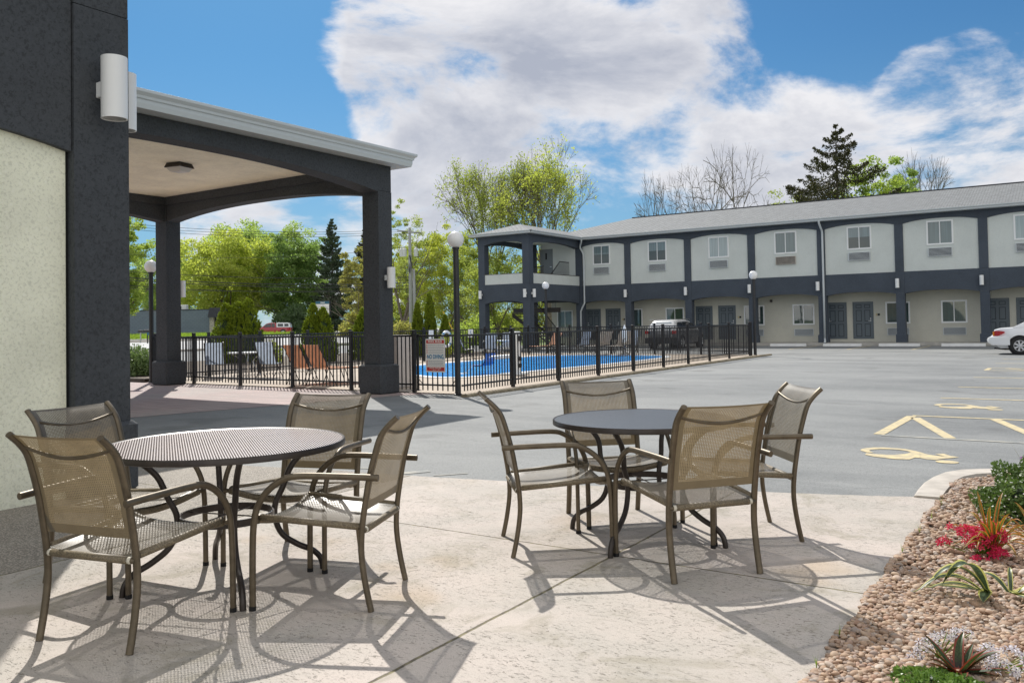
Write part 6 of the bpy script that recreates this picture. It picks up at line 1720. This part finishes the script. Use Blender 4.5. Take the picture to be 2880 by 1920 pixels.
def flower_cluster(name, label, loc, C, r, mat, eye=None, cat='flowers', stems=True, seed=1, nper=5):
    rs = np.random.default_rng(seed); t = thing(name, label, cat, loc); V = []; F = []; b = 0; E = MB()
    for c in C:
        nrm = np.array([c[0] * .8, c[1] * .8 - .35, .8]) + rs.normal(size=3) * .4; nrm /= np.linalg.norm(nrm)
        e1 = np.cross(nrm, [0, 0, 1.0]); e1 /= np.linalg.norm(e1); e2 = np.cross(nrm, e1); ph = rs.uniform(0, 6); rr = r * rs.uniform(.75, 1.2)
        for k in range(nper):
            a = ph + 6.283 * k / nper; w = 3.1 / nper
            P_ = [np.zeros(3), (e1 * math.cos(a - w * .5) + e2 * math.sin(a - w * .5)) * rr * .72 + nrm * rr * .15, (e1 * math.cos(a) + e2 * math.sin(a)) * rr + nrm * rr * .05, (e1 * math.cos(a + w * .5) + e2 * math.sin(a + w * .5)) * rr * .72 + nrm * rr * .15]
            V += [c + p for p in P_]; F.append([b, b + 1, b + 2, b + 3]); b += 4
        if eye: E.sphere(tuple(c + nrm * rr * .1), rr * .14, 6)
    me = bpy.data.meshes.new('petals'); raw_mesh(me, np.array(V), np.array(F)); me.materials.append(MATS[mat]); o = bpy.data.objects.new('petals', me); COL.objects.link(o); o.parent = t
    if eye: E.build('flower_eyes', eye, t)
    if stems:
        mb = MB()
        for c in C[::4]: mb.tube([(0, 0, 0), (c[0] * .5, c[1] * .5, c[2] * .6), tuple(c)], .0018, 4, cap=False)
        mb.build('stems', 'grass_blade', t)
    return t
def blob_pts(n, cs, seed):
    rs = np.random.default_rng(seed); out = []
    for (x, y, z, r) in cs:
        k = int(n * r * r / sum(c[3] ** 2 for c in cs)); o = rs.normal(size=(k, 3)); o /= np.linalg.norm(o, axis=1)[:, None]; o[:, 2] = np.abs(o[:, 2]) * .9 - .1; out.append(np.array([x, y, z]) + o * r * (rs.uniform(.6, 1, k)[:, None]))
    return np.concatenate(out)
flower_cluster('red_flowers', 'clump of crimson flowers below the orange leaved plant', (-.50, 5.80, -.02), blob_pts(250, [(-.07, .0, .15, .08), (.07, -.02, .15, .08), (-.0, -.06, .11, .10), (-.20, -.03, .09, .045), (.10, -.10, .07, .06), (-.17, .02, .17, .025), (-.0, -.14, .03, .05), (.03, .02, .19, .06)], 3), .024, 'petal_red', seed=3)
flower_cluster('white_flowers', 'clump of white flowers right of the dark red leaved plant', (-.30, 3.95, .0), blob_pts(80, [(-.03, 0, .07, .05), (.06, .03, .07, .05), (-.03, -.05, .05, .05), (.10, -.03, .05, .05), (.03, -.07, .04, .05)], 4), .020, 'petal_white', 'flower_eye', seed=4)
flower_cluster('white_flowers', 'loose white flowers left of the dark red leaved plant', (-.52, 3.98, .0), blob_pts(60, [(.02, 0, .08, .06), (-.04, -.03, .05, .05), (.08, .03, .11, .05), (-.08, -.08, .02, .03)], 5), .018, 'petal_white', 'flower_eye', seed=5)
flower_cluster('purple_flowers', 'purple flowers with yellow green blades behind the round green shrub', (-.26, 7.62, .0), blob_pts(80, [(0, 0, .36, .07), (-.09, -.02, .32, .05), (.07, 0, .42, .06)], 6), .022, 'petal_purple', seed=6)
strappy('yellow_blade_plant', 'upright yellow green blades among the purple flowers', (-.26, 7.62, 0), [(rs.uniform(0, 6.28), rs.uniform(.36, .50), .022, 1.5, .35, 8, 0) for _ in range(9)], 'strap_snake')
def small_leaf_bush(name, label, loc, rx, ry, h, n, ls, mat, seed, buds=150, budr=.006):
    rs = np.random.default_rng(seed); t = thing(name, label, 'shrub', loc)
    o = rs.normal(size=(n, 3)); o /= np.linalg.norm(o, axis=1)[:, None]; o[:, 2] = np.abs(o[:, 2])
    lob = 1 + .12 * np.sin(o[:, 0] * 7 + seed) * np.sin(o[:, 1] * 6) + .10 * np.sin(o[:, 2] * 11 + o[:, 0] * 9)
    P_ = o * (rs.uniform(.55, 1.0, n) ** .35)[:, None] * lob[:, None] * np.array([rx, ry, h]); P_[:, 2] += .01
    quads_obj('foliage', leaf_quads(P_, ls, .4, .62, o * .5), mat, t)
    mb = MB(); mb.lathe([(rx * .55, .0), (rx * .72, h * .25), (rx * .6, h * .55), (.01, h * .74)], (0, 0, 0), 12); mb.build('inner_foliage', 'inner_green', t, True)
    V, F = icosphere(0); k = rs.choice(n, buds, replace=False); Pb = o[k] * lob[k][:, None] * np.array([rx, ry, h]) * 1.0
    me = bpy.data.meshes.new('buds'); vv = (V[None] * budr * rs.uniform(.6, 1.3, buds)[:, None, None] + Pb[:, None, :]).reshape(-1, 3); raw_mesh(me, vv, (F[None] + (np.arange(buds) * len(V))[:, None, None]).reshape(-1, 3)); me.materials.append(MATS['bud_white']); ob = bpy.data.objects.new('buds', me); COL.objects.link(ob); ob.parent = t
    return t
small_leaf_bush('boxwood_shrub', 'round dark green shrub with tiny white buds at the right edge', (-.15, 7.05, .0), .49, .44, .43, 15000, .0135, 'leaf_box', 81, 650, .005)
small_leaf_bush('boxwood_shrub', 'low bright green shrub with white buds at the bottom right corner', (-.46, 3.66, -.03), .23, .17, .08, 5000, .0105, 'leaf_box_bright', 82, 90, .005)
# weeds in the patio edge
for i, (x, y, h, lb) in enumerate(((-.89, 7.19, .15, 'thin pale weed at the edge nearest the raised kerb'), (-.885, 6.60, .12, 'largest green grass tuft in the patio edge'), (-.90, 6.18, .10, 'small grass tuft in the middle of the patio edge'), (-.92, 5.63, .09, 'grass tuft at the patio edge beside the chair shadow'), (-.93, 4.03, .07, 'low weed at the patio edge near the bottom of the view'), (-.93, 3.62, .08, 'yellow green weed at the patio edge near the bottom corner'))):
    t = thing('grass_tuft', lb, 'weed', (x, y, 0), 0, 'weeds growing along the patio edge'); Q = []
    for k in range(9):
        a = rs.uniform(0, 6.28); hh = h * rs.uniform(.4, 1); c, s = math.cos(a), math.sin(a); l = hh * rs.uniform(.1, .45); w = .0022
        for q in range(3):
            f0, f1 = q / 3, (q + 1) / 3
            Q.append([(c * l * f0 * f0 - s * w * (1 - f0), s * l * f0 * f0 + c * w * (1 - f0), hh * f0), (c * l * f1 * f1 - s * w * (1 - f1), s * l * f1 * f1 + c * w * (1 - f1), hh * f1), (c * l * f1 * f1 + s * w * (1 - f1), s * l * f1 * f1 - c * w * (1 - f1), hh * f1), (c * l * f0 * f0 + s * w * (1 - f0), s * l * f0 * f0 - c * w * (1 - f0), hh * f0)])
    quads_obj('blades', np.array(Q), 'grass_blade', t)
# verge grass across the street
n = 26000; gx_ = rng.uniform(-112, -93, n); gy_ = rng.uniform(48, 84, n)
C = np.stack([gx_, gy_, rng.uniform(.35, .75, n)], 1); tag(quads_obj('verge_grass', leaf_quads(C, .26, 2.5, .14), 'grass_blade'), 'tall bright grass on the verge before the grey block building', 'grass', kind='stuff')

# ------------------------------------------------------------------ street side background
gb = thing('block_building', 'low blue grey painted block building across the street', 'building', (-115, 63, 0))
A_ = np.array([-134.8, 66.5]); B_ = np.array([-110.7, 82.59])
ang = math.atan2(B_[1] - A_[1], B_[0] - A_[0]); LL = math.hypot(*(B_ - A_))
gb.location = (A_[0], A_[1], .15); gb.rotation_euler = (0, 0, ang)
mb = MB(); mb.box(0, LL, .0, 12, -.1, 4.2); mb.build('wall', 'painted_block', gb)
mb = MB(); mb.box(-.1, LL + .1, -.08, 12, 4.2, 4.32); mb.build('roof_edge', 'mansard', gb)
mb = MB(); mb.add([(LL, -.9, 3.0), (LL + 3.6, -.9, 3.0), (LL + 3.6, 0, 4.5), (LL, 0, 4.5), (LL, 10, 4.5), (LL + 3.6, 10, 4.5), (LL, 10, 3.0), (LL + 3.6, 10, 3.0)], [(0, 1, 2, 3), (3, 2, 5, 4), (1, 7, 5, 2), (0, 3, 4, 6), (0, 6, 7, 1)]); mb.build('mansard_roof', 'mansard', gb)
mb = MB(); mb.box(LL + .05, LL + .7, -.25, .3, 0, 3.0); mb.build('stone_pier', 'stone_veneer', gb)
mb = MB(); mb.box(LL + .7, LL + 3.6, .3, 9.5, 0, 3.0); mb.build('front_wall', 'mansard', gb)
mb = MB(); mb.box(LL + 1.2, LL + 2.9, .2, .31, .3, 2.7); w_ = mb.build('window', 'white_metal', gb)
mb = MB(); mb.box(LL + 1.3, LL + 1.95, .17, .21, .4, 2.6); mb.box(LL + 2.05, LL + 2.8, .17, .21, .4, 2.6); o = mb.build('pane', 'car_glass_pale', w_)
hv = thing('rooftop_unit', 'small white air unit on the roof of the grey block building', 'air unit', (0, 0, 0), ang); c_ = A_ + (B_ - A_) * .86 + np.array([-2.2, 1.6]) * .5
hv.location = (c_[0], c_[1], 4.3); mb = MB(); mb.bevbox(-.6, .6, -.5, .5, 0, .9, .04); mb.build('housing', 'white_plastic', hv); mb = MB(); mb.box(-.45, -.1, -.52, -.5, .2, .7); mb.build('vent', 'dark_gap', hv)
def mailbox(x, y, label, big, proto={}):
    t = thing('mailbox', label, 'mailbox', (x, y, 0), R(120), 'mailboxes across the street'); s = 1.35 if big else 1.0
    mb = MB(); pr_ = [(-.12 * s, 1.15), (.12 * s, 1.15), (.12 * s, 1.30)] + [(.12 * s * math.cos(a), 1.30 + .12 * s * math.sin(a)) for a in [math.pi * k / 8 for k in range(1, 8)]] + [(-.12 * s, 1.30)]
    mb.prism(pr_, 'y', -.28 * s, .28 * s); mb.build('box', 'black_metal', t)
    mb = MB(); mb.box(-.05, .05, -.05, .05, 0, 1.15); mb.build('post', 'black_metal' if big else 'pole_wood', t)
    if big:
        mb = MB(); mb.box(-.32, .32, -.5, -.1, .88, 1.16); mb.build('newspaper_tube', 'sign_teal', t); mb = MB(); mb.box(-.10, .10, -.40, -.39, 1.16, 1.42); mb.build('door', 'yellow_plastic', t)
    return t
mailbox(-82.6, 53.8, 'black mailbox with a yellow door on a thick post beside the lamp post', True)
mailbox(-87.6, 56.2, 'small dark mailbox on a pale post, left one across the street', False)
sb = thing('roadside_sign', 'white sign board with a teal header on a post above the cypress', 'sign', (-81.3, 78.0, 0), R(31))
mb = MB(); mb.box(-.95, .95, -.3, .3, 2.95, 4.75); mb.build('cabinet', 'mansard', sb)
mb = MB(); mb.box(-.9, .85, -.31, -.302, 2.98, 4.36); mb.build('face', 'sign_white', sb)
mb = MB(); mb.box(-.9, .85, -.31, -.302, 4.38, 4.72); mb.build('header', 'sign_teal', sb)
text_obj('lettering', '3860', .30, 'sign_white', sb, (0, -.315, 4.54), (R(90), 0, 0), .003)
mb = MB(); mb.sphere((0.02, -.31, 3.95), .16, 12, 1.4); mb.box(.3, .75, -.316, -.311, 4.0, 4.05); mb.box(.3, .75, -.316, -.311, 3.85, 3.88); mb.box(-.7, -.35, -.316, -.311, 4.0, 4.04); mb.box(-.1, .7, -.316, -.311, 3.48, 3.55); mb.box(.3, .7, -.316, -.311, 3.25, 3.36); mb.build('emblem', 'sign_grey', sb)
mb = MB(); mb.box(-.15, .15, -.12, .12, 0, 2.95); mb.build('post', 'mansard', sb)
# utility pole
up = thing('utility_pole', 'grey wooden utility pole with transformers and a crossarm', 'utility pole', (-48.9, 57.4, 0))
mb = MB(); mb.tube([(0, 0, 0), (-.02, 0, 10.05)], [.19, .12], 12); mb.build('pole', 'pole_wood', up, True)
mb = MB(); mb.tube([(.30, .22, 0), (.22, .18, 6.4)], [.17, .12], 12); mb.build('brace_pole', 'pole_wood', up, True)
mb = MB(); mb.tube([(-1.0, -.55, 9.85), (.95, .6, 9.55)], .06, 6); mb.build('crossarm', 'pole_wood', up)
for k in range(3):
    mb = MB(); f = -1 + k; mb.cyl(f * .9, f * .55, 9.70, 9.98, .05, 8); mb.build('insulator', 'soffit_white', up)
for (x, y) in ((-.62, -.42), (-.36, -.34), (.42, .30)):
    mb = MB(); mb.lathe([(.001, 7.5), (.19, 7.52), (.20, 8.15), (.12, 8.22), (.05, 8.3), (.05, 8.4), (.001, 8.4)], (x, y, 0), 12); mb.build('transformer', 'soffit_white', up, True, angle=40)
mb = MB()
for k in range(4): mb.tube(bez([(.05 * k, -.15, 7.6), (.25 + .05 * k, -.25, 6.9 - .1 * k), (.05, -.2, 6.3 - .1 * k), (0, -.15, 6.9)], 5), .018, 4, cap=False)
mb.build('cable_loop', 'wire', up)
def wire(label, a, b, sag, r=.018):
    pts = []
    for i in range(25):
        t = i / 24; p = [a[j] + (b[j] - a[j]) * t for j in range(3)]; p[2] -= sag * 4 * t * (1 - t); pts.append(p)
    mb = MB(); mb.tube(pts, r, 4); o = mb.build('power_line', 'wire'); tag(o, label, 'cable', 'overhead cables running to the utility pole')
PL = (-76.5, 26.0)
for i, (za, zb, sg_, r_, off) in enumerate(((13.2, 9.9, 1.5, .016, -.9), (12.7, 9.75, 1.5, .016, 0), (12.2, 9.6, 1.5, .016, .9), (10.6, 8.4, 2.0, .014, 0))):
    wire('thin upper overhead cable, %s from the top' % ['first', 'second', 'third', 'fourth'][i], (PL[0] + off, PL[1] + off, za), (-48.9 + off, 57.4 + off * .6, zb), sg_, r_)
for i, (za, zb, sg_, r_) in enumerate(((8.4, 5.7, 1.0, .022), (8.1, 5.2, 1.1, .03), (7.8, 4.9, 1.0, .028), (7.6, 4.6, 1.2, .02), (6.6, 4.7, .9, .02))):
    wire('thick lower overhead cable, %s from the top' % ['first', 'second', 'third', 'fourth', 'lowest'][i], (PL[0], PL[1], za), (-48.9, 57.4, zb), sg_, r_)
yg = thing('guy_wire_guard', 'yellow guy wire guard slanting behind the fence', 'guard', (-46.2, 59.5, 0)); mb = MB(); mb.tube([(.6, .4, 0), (-.6, -.2, 2.6)], .05, 6); mb.build('sleeve', 'yellow_plastic', yg)
